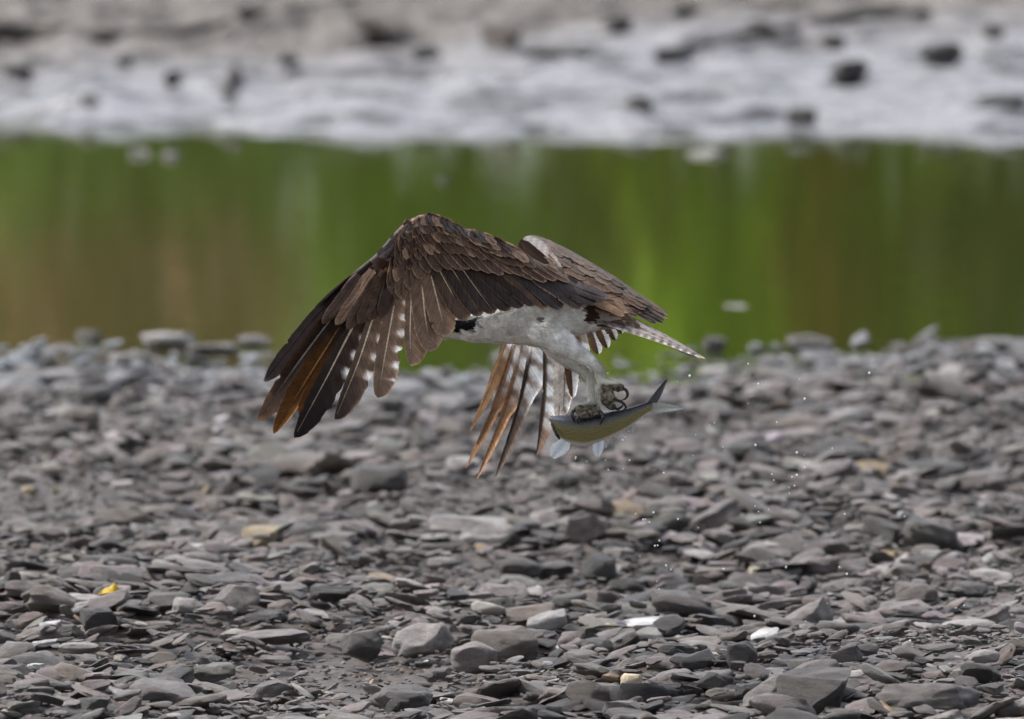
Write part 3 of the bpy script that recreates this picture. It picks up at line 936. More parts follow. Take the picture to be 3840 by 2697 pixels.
brn = g.random(n) < 0.2
gc[brn] = (0.17, 0.13, 0.07)
o = mesh_from('grass', P.reshape(-1, 3), np.arange(n * 3).reshape(-1, 3), LEAFM, smooth=False, col=np.repeat(gc, 3, 0))
o['kind'] = 'stuff'
o['label'] = 'tall green grass on top of the far bank'


# ================================================================== the osprey
bird = thing('osprey', 'brown and white osprey flying low over the shore gripping a fish', 'bird', tuple(W(2000, 1200, 0.0)))
B0 = Vector(bird.location)


def local(world):
    return world - np.array(B0)


def bez(pts, n):
    """smooth curve through the points (Catmull-Rom), n samples"""
    p = np.asarray(pts, float)
    q = np.vstack([2 * p[0] - p[1], p, 2 * p[-1] - p[-2]])
    out = []
    m = len(p) - 1
    for t in np.linspace(0, m, n):
        i = min(int(t), m - 1); u = t - i
        a, b, c, d = q[i], q[i + 1], q[i + 2], q[i + 3]
        out.append(0.5 * ((2 * b) + (-a + c) * u + (2 * a - 5 * b + 4 * c - d) * u * u + (-a + 3 * b - 3 * c + d) * u ** 3))
    return np.array(out)


def loft(rings, n=20, sub=6):
    """rings: px, py, half height px, half depth m, dd; smooth tube with closed ends"""
    q = bez(rings, (len(rings) - 1) * sub + 1)
    tan = np.gradient(q[:, :2], axis=0); tan /= np.maximum(np.linalg.norm(tan, axis=1), 1e-9)[:, None]
    nor = np.stack([tan[:, 1], -tan[:, 0]], -1)
    vs = []
    for i in range(len(q)):
        th = np.linspace(0, 2 * math.pi, n, endpoint=False)
        X = q[i, 0] + nor[i, 0] * q[i, 2] * np.cos(th); Y = q[i, 1] + nor[i, 1] * q[i, 2] * np.cos(th)
        vs.append(W(X, Y, q[i, 4] + q[i, 3] * np.sin(th)))
    m = len(q)
    fs = [(i * n + j, i * n + (j + 1) % n, (i + 1) * n + (j + 1) % n, (i + 1) * n + j) for i in range(m - 1) for j in range(n)]
    fs += [tuple(reversed(range(n))), tuple((m - 1) * n + j for j in range(n))]
    return np.vstack(vs), fs


def tube(pts, sub=5, n=12):
    """pts: px, py, dd, radius px"""
    return loft([(x, y, r, r / M2PX, d) for x, y, d, r in pts], n, sub)


def poly_fit(ctrl):
    c = np.array(ctrl, float)
    f = lambda x, y: np.stack([np.ones_like(x), x, y, x * x, x * y, y * y], -1)
    x, y = (c[:, 0] - 1800) / 1000, (c[:, 1] - 1200) / 1000
    k, *_ = np.linalg.lstsq(f(x, y), c[:, 2], rcond=None)
    return lambda px, py: f((np.asarray(px, float) - 1800) / 1000, (np.asarray(py, float) - 1200) / 1000) @ k


def dist_poly(px, py, poly):
    px, py = np.asarray(px, float), np.asarray(py, float)
    best = np.full(px.shape, 1e9)
    for (x0, y0), (x1, y1) in zip(poly[:-1], poly[1:]):
        dx, dy = x1 - x0, y1 - y0
        t = np.clip(((px - x0) * dx + (py - y0) * dy) / (dx * dx + dy * dy), 0, 1)
        best = np.minimum(best, np.hypot(px - x0 - t * dx, py - y0 - t * dy))
    return best


def mix(a, b, k):
    k = np.clip(k, 0, 1)[..., None]
    return np.asarray(a) * (1 - k) + np.asarray(b) * k


def sst(a, b, x):
    t = np.clip((x - a) / (b - a), 0, 1)
    return t * t * (3 - 2 * t)


DARK = np.array([0.052, 0.036, 0.03]); BLACK = np.array([0.016, 0.012, 0.012]); BROWN = np.array([0.2, 0.132, 0.093])
MID = np.array([0.122, 0.078, 0.058]); BUFF = np.array([0.62, 0.40, 0.26]); WHITE = np.array([0.88, 0.87, 0.86])
GLOW_ORANGE = np.array([0.2, 0.088, 0.026]); GREYB = np.array([0.08, 0.066, 0.064]); CREAM = np.array([0.92, 0.74, 0.52])


def feather(name, parent, pts, wl, wr, dfun, layer, style, nl=44, nw=13, tip0=0.72, tpow=0.5, base_w=0.45, rach=(7, 2), rcol=None, rstart=0.0,
            tilt=0.004, camber=0.004, step=0.0009, wfun=None, notch=None, face=-1, seed=0, mat=None, splits=0):
    """pts: shaft, base to tip, in photograph pixels; wl / wr: vane widths left and right of the shaft (as seen) in pixels;
    dfun(px, py): depth of the wing surface; layer: how many feathers lie beneath"""
    g = np.random.default_rng(seed + 999)
    c = bez(pts, nl)
    tan = np.gradient(c, axis=0); tan /= np.linalg.norm(tan, axis=1)[:, None]
    nor = np.stack([tan[:, 1], -tan[:, 0]], -1)
    t = np.linspace(0, 1, nl)
    prof = np.minimum(1, base_w + (1 - base_w) * sst(0, 0.22, t))
    tt = np.clip((t - tip0) / (1 - tip0), 0, 1)
    prof = prof * np.maximum(1 - tt ** 2, 0.0) ** tpow
    s = np.linspace(-1, 1, nw)
    T, Sg = np.meshgrid(t, s, indexing='ij')
    wL, wR = (wl * prof, wr * prof)
    if wfun:
        fl, fr = wfun(t)
        wL, wR = wL * fl, wR * fr
    Wd = np.where(Sg < 0, wL[:, None], wR[:, None])
    edge = 1 + 0.035 * g.normal(size=(nl, nw)) * (np.abs(Sg) > 0.95)
    X = c[:, 0][:, None] + nor[:, 0][:, None] * Sg * Wd * edge
    Y = c[:, 1][:, None] + nor[:, 1][:, None] * Sg * Wd * edge
    for _ in range(splits):
        # a split in the vane where the barbs have parted
        i0, sd = int(nl * g.uniform(0.5, 0.93)), g.choice((-1, 1))
        for q_ in (0, 1):
            for j in range(nw):
                if s[j] * sd > 0.45:
                    k_ = (s[j] * sd - 0.45) / 0.55 * (0.3 if q_ == 0 else 0.1)
                    ii = min(nl - 1, i0 + q_)
                    X[ii, j] += (c[ii, 0] - X[ii, j]) * k_; Y[ii, j] += (c[ii, 1] - Y[ii, j]) * k_
    back = 18.0 * np.abs(Sg) ** 1.5 * (wl + wr) / 80.0        # vane edges trail behind the shaft end
    D = dfun(X, Y) + face * (layer * step) - face * (camber * Sg ** 2) + tilt * Sg * (1 + 1.2 * T)
    D = D + g.normal(0, 0.0009) * T + 0.0008 * np.sin(9 * T + seed)
    col = style(T, Sg)
    L = np.linalg.norm(np.diff(c, axis=0), axis=1).sum() / M2PX * 1000
    uv = np.stack([Sg * Wd / M2PX * 1000, T * L], -1).reshape(-1, 2)
    P = W(X, Y, D)
    verts = [P.reshape(-1, 3)]; cols = [col.reshape(-1, 3)]; uvs = [uv]
    faces = grid_faces(nl, nw)
    if rach:
        # the shaft: a low ridge along the vane
        kk = nl
        i0 = int(rstart * (nl - 1))
        cc = c[i0:-2]; m = len(cc)
        tq = np.linspace(rstart, 1, m)
        hw = rach[0] * (1 - tq) + rach[1] * tq
        base = dfun(cc[:, 0], cc[:, 1]) + face * layer * step
        for k, (off, up) in enumerate(((-0.5, -0.0002), (0, 0.0016), (0.5, -0.0002))):
            q = cc + nor[i0:-2] * (off * hw)[:, None]
            verts.append(W(q[:, 0], q[:, 1], base + face * up))
            cols.append(np.tile(np.asarray(rcol if rcol is not None else CREAM), (m, 1)) * (1 - 0.75 * sst(0.55, 1, tq))[:, None])
            uvs.append(np.stack([np.full(m, off), tq * L], -1))
        b0 = nl * nw
        for i in range(m - 1):
            faces += [(b0 + i, b0 + m + i, b0 + m + i + 1, b0 + i + 1), (b0 + m + i, b0 + 2 * m + i, b0 + 2 * m + i + 1, b0 + m + i + 1)]
    o = mesh_from(name, local(np.vstack(verts)), faces, mat or FEATHER, parent, True, np.vstack(cols), np.vstack(uvs))
    return o


# styles: colour of the plumage over (t along, s across)
def st_plain(base, fringe=BUFF, fw=0.16, amt=0.75, grad=0.0, tipw=0.06):
    def f(T, Sg):
        e = sst(1 - fw, 1.0, np.abs(Sg)) * amt * np.where(Sg < 0, 1.0, 0.3)
        e = np.maximum(e, sst(1 - tipw, 1.0, T) * amt * 0.8)
        c = mix(np.asarray(base) * 1.0, np.asarray(base) * (1 + grad), T)
        return mix(c, fringe, e)
    return f


def st_bar(base, dark, spots, white=WHITE, side=1, wfrom=0.55, fr=0.5):
    def f(T, Sg):
        c = mix(base, dark, sst(0.45, 0.95, T))
        r = Sg * side
        bars = 0.5 + 0.5 * np.cos(2 * math.pi * (T - spots[0]) / spots[1])
        on = (T > spots[0] - spots[1] * 0.4) * (T < spots[2])
        c = mix(c, np.asarray(base) * 1.7, 0.5 * sst(0.5, 0.9, bars) * (r > 0.1) * on)
        c = mix(c, white, sst(0.45, 0.85, bars) * sst(wfrom + 0.1 - 0.2 * sst(0.5, 1, bars), wfrom + 0.3, r) * on)
        c = mix(c, BUFF, fr * sst(0.82, 1, np.abs(Sg)) * sst(0.7, 0.85, T))
        return c
    return f


def st_ventral(brown, wend=0.62, bar=0.07, ph=0.0, tip=MID, b0=-1.0):
    """underside: narrow brown outer vane at left, white barred inner vane at right"""
    def f(T, Sg):
        inner = mix(WHITE * 1.08, np.array([0.25, 0.17, 0.125]), sst(0.55, 0.85, 0.5 + 0.5 * np.sin(2 * math.pi * (T - 0.035 * Sg) / bar + ph)) * 0.8 * sst(0.25, 0.4, T) * (0.45 + 0.55 * sst(0.9, 0.4, np.abs(Sg - 0.2))))
        inner = mix(inner, tip, sst(wend - 0.06, wend + 0.08, T))
        outer = mix(inner, np.asarray(brown), sst(b0 - 0.12, b0, T))
        c = mix(outer, inner, sst(0.02, 0.12, Sg))
        return c
    return f


# ---- near wing
near_d = poly_fit([(2240, 1130, -.085), (2050, 1000, -.10), (1900, 1100, -.15), (1760, 1180, -.2), (1700, 900, -.28), (1580, 810, -.33), (1600, 1000, -.31),
                   (1600, 1300, -.28), (1430, 960, -.38), (1400, 1250, -.40), (1420, 1480, -.39), (1200, 1150, -.42), (1000, 1420, -.46), (970, 1570, -.46),
                   (1100, 1640, -.45), (1850, 880, -.2), (2000, 975, -.12), (2000, 1135, -.115)])
LEAD = [(1215, 1128), (1320, 1028), (1415, 948), (1456, 899), (1497, 854), (1532, 826), (1567, 809), (1602, 802), (1654, 816), (1738, 854), (1821, 876), (1912, 921),
        (1957, 944), (2002, 971), (2048, 994), (2100, 1022), (2160, 1062)]
TRAIL = [(1275, 1180), (1350, 1130), (1430, 1090), (1490, 1080), (1530, 1060), (1570, 1035), (1600, 1025), (1640, 1015), (1700, 1010), (1760, 1010), (1830, 1015), (1900, 1030),
         (1960, 1040), (2010, 1050), (2060, 1070), (2120, 1100), (2175, 1125)]


def near_surf(px, py):
    r = dist_poly(px, py, LEAD)
    k = np.clip(1 - r / 75.0, 0, 1)
    return near_d(px, py) + 0.030 * (1 - np.sqrt(np.clip(1 - k * k, 0, 1)))


def wing_base(lead, trail, surf, thick, label, nu=70, nv=18, face=1.0, dark=None):
    A, Bv = bez(lead, nu), bez(trail, nu)
    j = np.linspace(0, 1, nv) ** 1.3
    X = A[:, 0][:, None] * (1 - j) + Bv[:, 0][:, None] * j
    Y = A[:, 1][:, None] * (1 - j) + Bv[:, 1][:, None] * j
    D = surf(X, Y)
    top = W(X, Y, D + 0.002)
    th = thick * np.sqrt(np.clip(4 * (j + 0.0) * (1 - j), 0, 1)) + 0.002
    bot = W(X, Y, D.max(1, keepdims=True) * 0 + D + 0.004 + th * 1.0)
    n = nu * nv
    f = grid_faces(nu, nv)
    f += [tuple(i + n for i in reversed(q)) for q in grid_faces(nu, nv)]
    for i in range(nu - 1):
        for jj in (0, nv - 1):
            a = i * nv + jj
            f.append((a, a + nv, a + nv + n, a + n))
    for i in (0, nu - 1):
        for jj in range(nv - 1):
            a = i * nv + jj
            f.append((a, a + 1, a + 1 + n, a + n))
    e = np.broadcast_to(j, X.shape)
    col = mix(np.array([0.105, 0.083, 0.078]), MID, sst(0.0, 0.3, e)).reshape(-1, 3)
    if dark:
        col = mix(col, np.array([0.022, 0.016, 0.013]), dark(X, Y).reshape(-1))
    ucol = np.tile(np.array([0.12, 0.09, 0.07]), (n, 1))
    uv = np.stack([X / M2PX * 1000, Y / M2PX * 1000], -1).reshape(-1, 2)
    o = mesh_from('wing', local(np.vstack([top.reshape(-1, 3), bot.reshape(-1, 3)])), f, FEATHER, bird, True, np.vstack([col, ucol]), np.vstack([uv, uv]))
    o['label'] = label
    return o


near = wing_base(LEAD, TRAIL, near_surf, 0.03, 'near wing seen from above, brown with buff feather edges')
PS = 'primary_feather'; SS = 'secondary_feather'
NF = [
    # name, shaft, left, right, style, options
    (PS, [(1395, 985), (1205, 1165), (1080, 1318), (990, 1432)], 27, 40, st_plain(BLACK, GREYB * 1.5, 0.12, 0.3), dict(tip0=0.66, tpow=0.7, rcol=DARK, rach=(6, 2))),
    (PS, [(1405, 1010), (1250, 1185), (1110, 1372), (968, 1578)], 33, 62, st_plain(DARK * 0.7, GLOW_ORANGE, 0.6, 0.45), dict(tip0=0.7, tpow=0.65, rcol=np.array([0.5, 0.4, 0.33]), rach=(11, 3))),
    (PS, [(1425, 1030), (1288, 1205), (1155, 1415), (1026, 1628)], 42, 28, None, dict(tip0=0.74, tpow=0.62, rcol=np.array([0.5, 0.28, 0.1]), rach=(14, 3))),
    (PS, [(1435, 1035), (1305, 1225), (1208, 1405), (1121, 1556)], 30, 40, None, dict(tip0=0.84, tpow=0.7, rcol=np.array([0.4, 0.2, 0.07]), rach=(5, 2))),
    (PS, [(1445, 1030), (1342, 1190), (1229, 1407), (1103, 1642)], 30, 66, st_bar(DARK, BLACK, (0.33, 0.095, 0.68), fr=0.0, wfrom=0.6), dict(tip0=0.74, tpow=0.6, rach=(14, 3), rcol=CREAM * 0.8)),
    (PS, [(1475, 1020), (1412, 1152), (1342, 1360), (1256, 1574)], 20, 66, st_bar(BROWN * 0.9, DARK * 0.9, (0.4, 0.105, 0.8), fr=0.4, wfrom=0.56), dict(tip0=0.76, tpow=0.55, rach=(15, 3))),
    (PS, [(1503, 1010), (1475, 1152), (1445, 1320), (1417, 1492)], 32, 60, st_bar(BROWN, BROWN * 0.85, (0.28, 0.118, 0.86), fr=0.7, wfrom=0.5), dict(tip0=0.78, tpow=0.5, rach=(14, 3))),
    (PS, [(1540, 1000), (1541, 1091), (1537, 1240), (1542, 1374)], 21, 74, st_plain(BROWN * 1.0, BUFF * 1.1, 0.07, 0.6, 0.05, 0.03), dict(tip0=0.72, rach=(12, 3))),
    (PS, [(1570, 985), (1579, 1046), (1593, 1180), (1615, 1320)], 46, 64, st_plain(BROWN * 1.05, BUFF * 1.1, 0.07, 0.65, 0.1, 0.03), dict(tip0=0.74, rach=(12, 3))),
    (SS, [(1600, 975), (1614, 1028), (1645, 1150), (1672, 1262)], 48, 58, st_plain(BROWN * 1.1, BUFF * 1.1, 0.07, 0.65, 0.15, 0.03), dict(tip0=0.74, rach=(12, 3))),
    (SS, [(1630, 975), (1649, 1017), (1700, 1110), (1752, 1200)], 44, 46, st_plain(MID * 0.85, BUFF * 0.75, 0.13, 0.6), dict(rach=(6, 2))),
    (SS, [(1670, 970), (1697, 1012), (1750, 1095), (1804, 1184)], 42, 46, st_plain(DARK * 1.15, BUFF * 0.7, 0.12, 0.5), dict(rach=(5, 2))),
    (SS, [(1710, 975), (1737, 1014), (1795, 1095), (1855, 1174)], 40, 46, st_plain(DARK * 1.1, BUFF * 0.6, 0.1, 0.4), dict(rach=(5, 2))),
    (SS, [(1750, 980), (1790, 1020), (1850, 1090), (1912, 1162)], 40, 46, st_plain(DARK, BUFF * 0.6, 0.1, 0.3), dict(rach=(4, 2), rcol=BROWN)),
    (SS, [(1790, 985), (1830, 1022), (1895, 1085), (1960, 1152)], 38, 46, st_plain(DARK, BUFF * 0.6, 0.1, 0.3), dict(rach=(4, 2), rcol=BROWN)),
    (SS, [(1830, 995), (1880, 1030), (1950, 1085), (2010, 1142)], 38, 46, st_plain(DARK * 0.95, BUFF * 0.6, 0.1, 0.3), dict(rach=(4, 2), rcol=BROWN)),
    (SS, [(1880, 1005), (1935, 1045), (1990, 1095), (2050, 1156)], 32, 36, st_plain(MID, BUFF * 0.9, 0.3, 0.7), dict(rach=(4, 2), rcol=DARK)),
    (SS, [(1930, 1015), (1990, 1055), (2050, 1103), (2108, 1157)], 32, 36, st_plain(GREYB * 0.75, BUFF * 0.6, 0.15, 0.5), dict(rach=(4, 2), rcol=DARK)),
    (SS, [(1980, 1025), (2057, 1066), (2120, 1110), (2184, 1156)], 28, 34, st_plain(GREYB * 0.8, BUFF * 0.9, 0.3, 0.6), dict(rach=(4, 2), rcol=DARK)),
    (SS, [(2020, 1030), (2090, 1065), (2162, 1102), (2240, 1138)], 26, 30, st_plain(GREYB * 0.75, BUFF * 0.5, 0.12, 0.4), dict(rach=(4, 2), rcol=DARK)),
    (SS, [(2050, 1035), (2120, 1062), (2200, 1092), (2277, 1119)], 22, 26, st_plain(GREYB * 0.95, BUFF * 0.5, 0.12, 0.3), dict(rach=(4, 2), rcol=DARK)),
]


def st_orange_glow(T, Sg):  # orange of light glowing through the vane, painted into its colour
    c = mix(DARK, GLOW_ORANGE * 0.75, sst(0.28, 0.5, T + 0.18 * Sg))
    c = mix(c, GLOW_ORANGE, sst(0.0, 0.5, Sg) * sst(0.3, 0.5, T))
    c = mix(c, np.array([0.45, 0.22, 0.07]), sst(0.25, 0.3, T) * (1 - sst(0.4, 0.5, T)) * sst(0.1, 0.4, Sg))
    return mix(c, CREAM * 0.7, 0.5 * sst(0.88, 1, np.abs(Sg)) * sst(0.75, 0.9, T))


for i, (nm, sh, a, b, stl, kw) in enumerate(NF):
    kw = dict(kw)
    if stl is None:
        stl = st_orange_glow
    o = feather(nm, near, sh, a, b, near_surf, i * 1.0, stl, nl=64, nw=17, seed=i, mat=VANE if i < 4 else FEATHER, splits=1, camber=0.006, **kw)
    if i in (2, 3):
        o['label'] = 'orange brown primary feather' if i == 2 else 'short orange brown primary feather'

# coverts
ang_x = np.array([1230, 1330, 1420, 1480, 1540, 1600, 1680, 1760, 1900, 2050, 2150])
ang_a = np.radians([128, 122, 110, 98, 86, 70, 56, 48, 41, 33, 29])       # direction of the feathers, from image right towards image down


def flow(x):
    a = np.interp(x, ang_x, ang_a)
    return np.array([math.cos(a), math.sin(a)])


def covert(tip, length, wdt, layer, base, fringe, amt, name, seed, fw=0.2, bend=0.0):
    d1 = flow(tip[0])
    mid = np.array(tip) - d1 * length * 0.5
    d0 = flow(mid[0])
    bs = mid - d0 * length * 0.5
    q = np.array([d1[1], -d1[0]])
    mid = mid + q * bend
    return feather(name, near, [bs, mid, tip], wdt, wdt * 1.05, near_surf, layer, st_plain(base, fringe, fw, amt, 0.45, 0.07), nl=20, nw=9, tip0=0.62,
                   rach=(3, 1), rcol=np.asarray(base) * 0.75, seed=seed, tilt=0.0012, camber=0.0015, base_w=0.6)


L0 = 22
# greater coverts of the hand and arm (tips read off the photograph), outermost first
GC = [(1208, 1215, 230, 22), (1258, 1220, 250, 25), (1300, 1236, 235, 26), (1342, 1216, 225, 27), (1385, 1202, 210, 27), (1427, 1187, 195, 28), (1466, 1152, 175, 29), (1504, 1122, 165, 29),
      (1541, 1090, 150, 26), (1581, 1047, 140, 26), (1612, 1024, 140, 23), (1652, 1020, 150, 24), (1694, 1012, 150, 23), (1731, 1014, 150, 21), (1762, 1010, 145, 21), (1803, 1014, 145, 22),
      (1846, 1023, 145, 22), (1888, 1030, 145, 22), (1930, 1024, 140, 21), (1968, 1032, 135, 20), (2005, 1046, 130, 19), (2050, 1056, 125, 17), (2087, 1051, 115, 15), (2136, 1057, 115, 13)]
for i, (x, y, ln, wd) in enumerate(GC):
    hand = x < 1600
    base = (DARK * 1.0 if rnd.random() < 0.6 else MID * 0.7) if x < 1450 else (BROWN * 0.72 if hand else MID * rnd.uniform(0.6, 0.9))
    amt = 0.2 if x < 1450 else rnd.uniform(0.65, 0.95)
    if i in (1,):
        base, amt = BROWN * 1.15, 0.3
    covert((x, y), ln, wd, L0 + i * 0.5, base, BUFF * rnd.uniform(0.7, 1.1), amt, 'greater_covert', 50 + i)
# rows of median and lesser coverts up to the leading edge
rows = [(0.30, 135, 18, 36, 26), (0.50, 115, 16, 44, 30), (0.68, 90, 14, 48, 32), (0.83, 66, 12, 52, 38)]
Agc = np.array([(x, y) for x, y, *_ in GC], float)
cum = np.r_[0, np.cumsum(np.linalg.norm(np.diff(Agc, axis=0), axis=1))]
Lp = bez(LEAD, 200)
for ri, (k, ln, wd, lay, cnt) in enumerate(rows):
    for i in range(cnt):
        u = (i + 0.5 * (ri % 2) + rnd.uniform(-0.1, 0.1)) / cnt
        u = min(max(u, 0.0), 1.0) * 0.86 + 0.12
        p = np.array([np.interp(u * cum[-1], cum, Agc[:, 0]), np.interp(u * cum[-1], cum, Agc[:, 1])])
        d = flow(p[0])
        # walk back against the feather direction to the leading edge
        proj = (Lp - p) @ -d
        perp = np.abs((Lp - p) @ np.array([d[1], -d[0]]))
        cand = np.where((perp < 14) & (proj > 0), proj, 1e9)
        reach = cand.min()
        if reach > 400:
            continue
        p = p - d * reach * k + np.array([rnd.uniform(-2, 2), rnd.uniform(-3, 3)])
        lnn = min(ln, reach * (1 - k) * 0.97)
        if lnn < 18:
            continue
        r = rnd.random()
        base = MID * rnd.uniform(0.55, 1.0)
        if ri == 3:
            base = np.array([0.10, 0.08, 0.075]) * rnd.uniform(0.8, 1.1)
        fr, am = BUFF * rnd.uniform(0.7, 1.05), rnd.uniform(0.35, 0.8)
        if r < 0.16 or (p[0] > 1930 and r < 0.4):
            base, am, fr = BROWN * 1.4, 0.9, BUFF * 1.3
        covert(tuple(p), lnn, wd * rnd.uniform(0.85, 1.1), lay + i * 0.12, base, fr, am, 'lesser_covert' if ri > 1 else 'median_covert', 200 + ri * 60 + i, fw=0.25, bend=rnd.uniform(-3, 3))
# alula: the dark straight edged block at the wrist
for i, (bs, tp, a, b) in enumerate([((1500, 870), (1416, 965), 18, 20), ((1520, 872), (1440, 975), 16, 20), ((1540, 880), (1470, 968), 16, 22)]):
    feather('alula_feather', near, [bs, ((bs[0] + tp[0]) / 2 + 3, (bs[1] + tp[1]) / 2 + 4), tp], a, b, near_surf, 40 + i, st_plain(np.array([0.09, 0.075, 0.072]), DARK, 0.1, 0.5),
            nl=20, nw=9, tip0=0.7, tpow=0.4, rach=None, seed=400 + i)

# ---- far wing: the inner part seen from above, the hand hanging down behind the body
far_d = poly_fit([(1970, 890, .30), (2200, 975, .22), (2500, 1175, .13), (2000, 1000, .14), (2150, 1070, .09), (2330, 1150, .06), (2450, 1200, .09), (2080, 920, .26), (2350, 1070, .16)])
FLEAD = [(1958, 940), (1957, 915), (1968, 892), (1992, 882), (2030, 890), (2090, 915), (2150, 945), (2230, 992), (2310, 1040), (2400, 1103), (2460, 1142), (2500, 1170)]
FTRAIL = [(1985, 985), (2000, 1000), (2020, 1010), (2045, 1030), (2080, 1050), (2120, 1070), (2170, 1090), (2230, 1120), (2290, 1145), (2360, 1170), (2420, 1182), (2480, 1190)]


def far_surf(px, py):
    r = dist_poly(px, py, FLEAD)
    k = np.clip(1 - r / 70.0, 0, 1)
    return far_d(px, py) + 0.03 * (1 - np.sqrt(np.clip(1 - k * k, 0, 1)))


far = wing_base(FLEAD, FTRAIL, far_surf, 0.03, 'far wing, its brown back above and white barred primaries hanging below',
                dark=lambda X, Y: sst(-5, 7, Y - 907 - 0.66 * (X - 1965) + 4 * np.sin(X * 0.3)) * (1 - sst(2055, 2085, X)))
fl_x, fl_a = np.array([1960, 2050, 2200, 2350, 2500]), np.radians([75, 45, 33, 31, 30])


def far_cov(tip, ln, wd, lay, base, fringe, amt, seed, name):
    a = np.interp(tip[0], fl_x, fl_a); d = np.array([math.cos(a), math.sin(a)])
    bs = np.array(tip) - d * ln
    md = (np.array(tip) + bs) / 2 + np.array([rnd.uniform(-5, 5), rnd.uniform(-6, 6)])
    feather(name, far, [bs, md, tip], wd, wd, far_surf, lay, st_plain(base, fringe, 0.3, amt * 0.6, 0.3, 0.06), nl=20, nw=9, tip0=0.55, tpow=0.6, rach=(3, 1), rcol=np.asarray(base) * 0.8, seed=seed,
            tilt=0.0012, camber=0.0015, base_w=0.6)


# the wrist: dark below, mottled pale above
v, f = tube([(1962, 905, .30, 8), (1972, 906, .30, 22), (1990, 918, .285, 34), (2015, 942, .255, 42), (2045, 975, .21, 42), (2075, 1010, .16, 36), (2100, 1040, .11, 20)], 8, 24)
wx_, wy_, _ = to_px(v)
ax_ = (wy_ - 907) - 0.66 * (wx_ - 1965)
cw = mix(np.tile(np.array([0.17, 0.155, 0.15]), (len(v), 1)) * (1 + 0.35 * np.sin(wx_ * 0.13 + wy_ * 0.31) * np.sin(wy_ * 0.23 - wx_ * 0.11))[:, None], np.array([0.025, 0.018, 0.014]), sst(-4, 14, ax_ + 7 * np.sin(wx_ * 0.21) * np.sin(wy_ * 0.17)))
wr_ = mesh_from('wrist', local(v), f, BODYM, far, True, cw)
# long tertials with frayed tips at the right, then shorter coverts towards the shoulder
TT = [(2448, 1196, 220, 15), (2474, 1206, 210, 11), (2490, 1214, 205, 9), (2506, 1196, 200, 9), (2504, 1182, 200, 9), (2410, 1186, 220, 20), (2360, 1178, 220, 22)]
for i, (x, y, ln, wd) in enumerate(TT):
    far_cov((x, y), ln, wd, 1 + i * 0.6, MID * rnd.uniform(0.45, 0.9), CREAM * 0.7, 0.5, 600 + i, 'tertial_feather')
for i, (p0, p1, p2) in enumerate([((1953, 900), (1985, 945), (2030, 985)), ((1955, 905), (1992, 938), (2045, 985)), ((1958, 903), (1998, 934), (2058, 984)), ((1950, 910), (1965, 950), (1990, 985))]):
    feather('marginal_covert', far, [p0, p1, p2], 15, 12, lambda a, b: far_d(a, b) - 0.012, 3 + i, st_plain(DARK * 0.3, BROWN * 0.4, 0.15, 0.3), nl=18, nw=7, rach=None, seed=860 + i, mat=MATTE)
for i, (x, y, ln, wd) in enumerate([(2462, 1214, 90, 9), (2480, 1213, 80, 7), (2494, 1204, 70, 7), (2446, 1206, 90, 9)]):
    far_cov((x, y), ln, wd, 9 + i * 0.6, DARK * 0.55, CREAM * 0.6, 0.7, 590 + i, 'tertial_feather')
FL = bez(FLEAD, 120)
k = 0
for row, (u0, u1, cnt, ln, wd) in enumerate([(0.12, 0.86, 10, 130, 20), (0.3, 0.9, 11, 120, 19), (0.45, 0.9, 11, 105, 17), (0.62, 0.9, 12, 90, 15), (0.78, 0.9, 12, 75, 13), (0.92, 0.94, 12, 62, 12)]):
    A2, B2 = bez(FLEAD, 60), bez(FTRAIL, 60)
    for i in range(cnt):
        q = 59 * (0.22 + 0.70 * (1 - (i + 0.5) / cnt))
        a_, b_ = A2[int(q)], B2[int(q)]
        kk = 1.0 - row / 6.3 + rnd.uniform(-0.12, 0.10)
        p = a_ * (1 - kk) + b_ * kk
        if p[0] - ln * 0.9 < 2010:
            continue
        base = (MID * 0.75 if row < 4 else np.array([0.1, 0.075, 0.062])) * rnd.uniform(0.6, 1.35)
        if q < 14:
            base = np.array([0.15, 0.14, 0.145])
        far_cov(tuple(p), ln * rnd.uniform(0.85, 1.1), wd, 5 + row * 5 + i * 0.3, base, BUFF * rnd.uniform(0.5, 0.95), rnd.uniform(0.2, 0.65), 620 + k, 'scapular_feather' if row < 3 else 'lesser_covert')
        k += 1

fhand_d = poly_fit([(1985, 960, .33), (1900, 1280, .36), (1760, 1700, .43), (2040, 1300, .33), (2010, 1700, .38), (2150, 1450, .30), (2330, 1250, .17), (2250, 1100, .18), (2100, 1000, .27)])


def emarg(at=0.5, r=0.4):
    return lambda t: (1 - 0.35 * sst(at, at + 0.15, t), 1 - (1 - r) * sst(at - 0.05, at + 0.12, t))


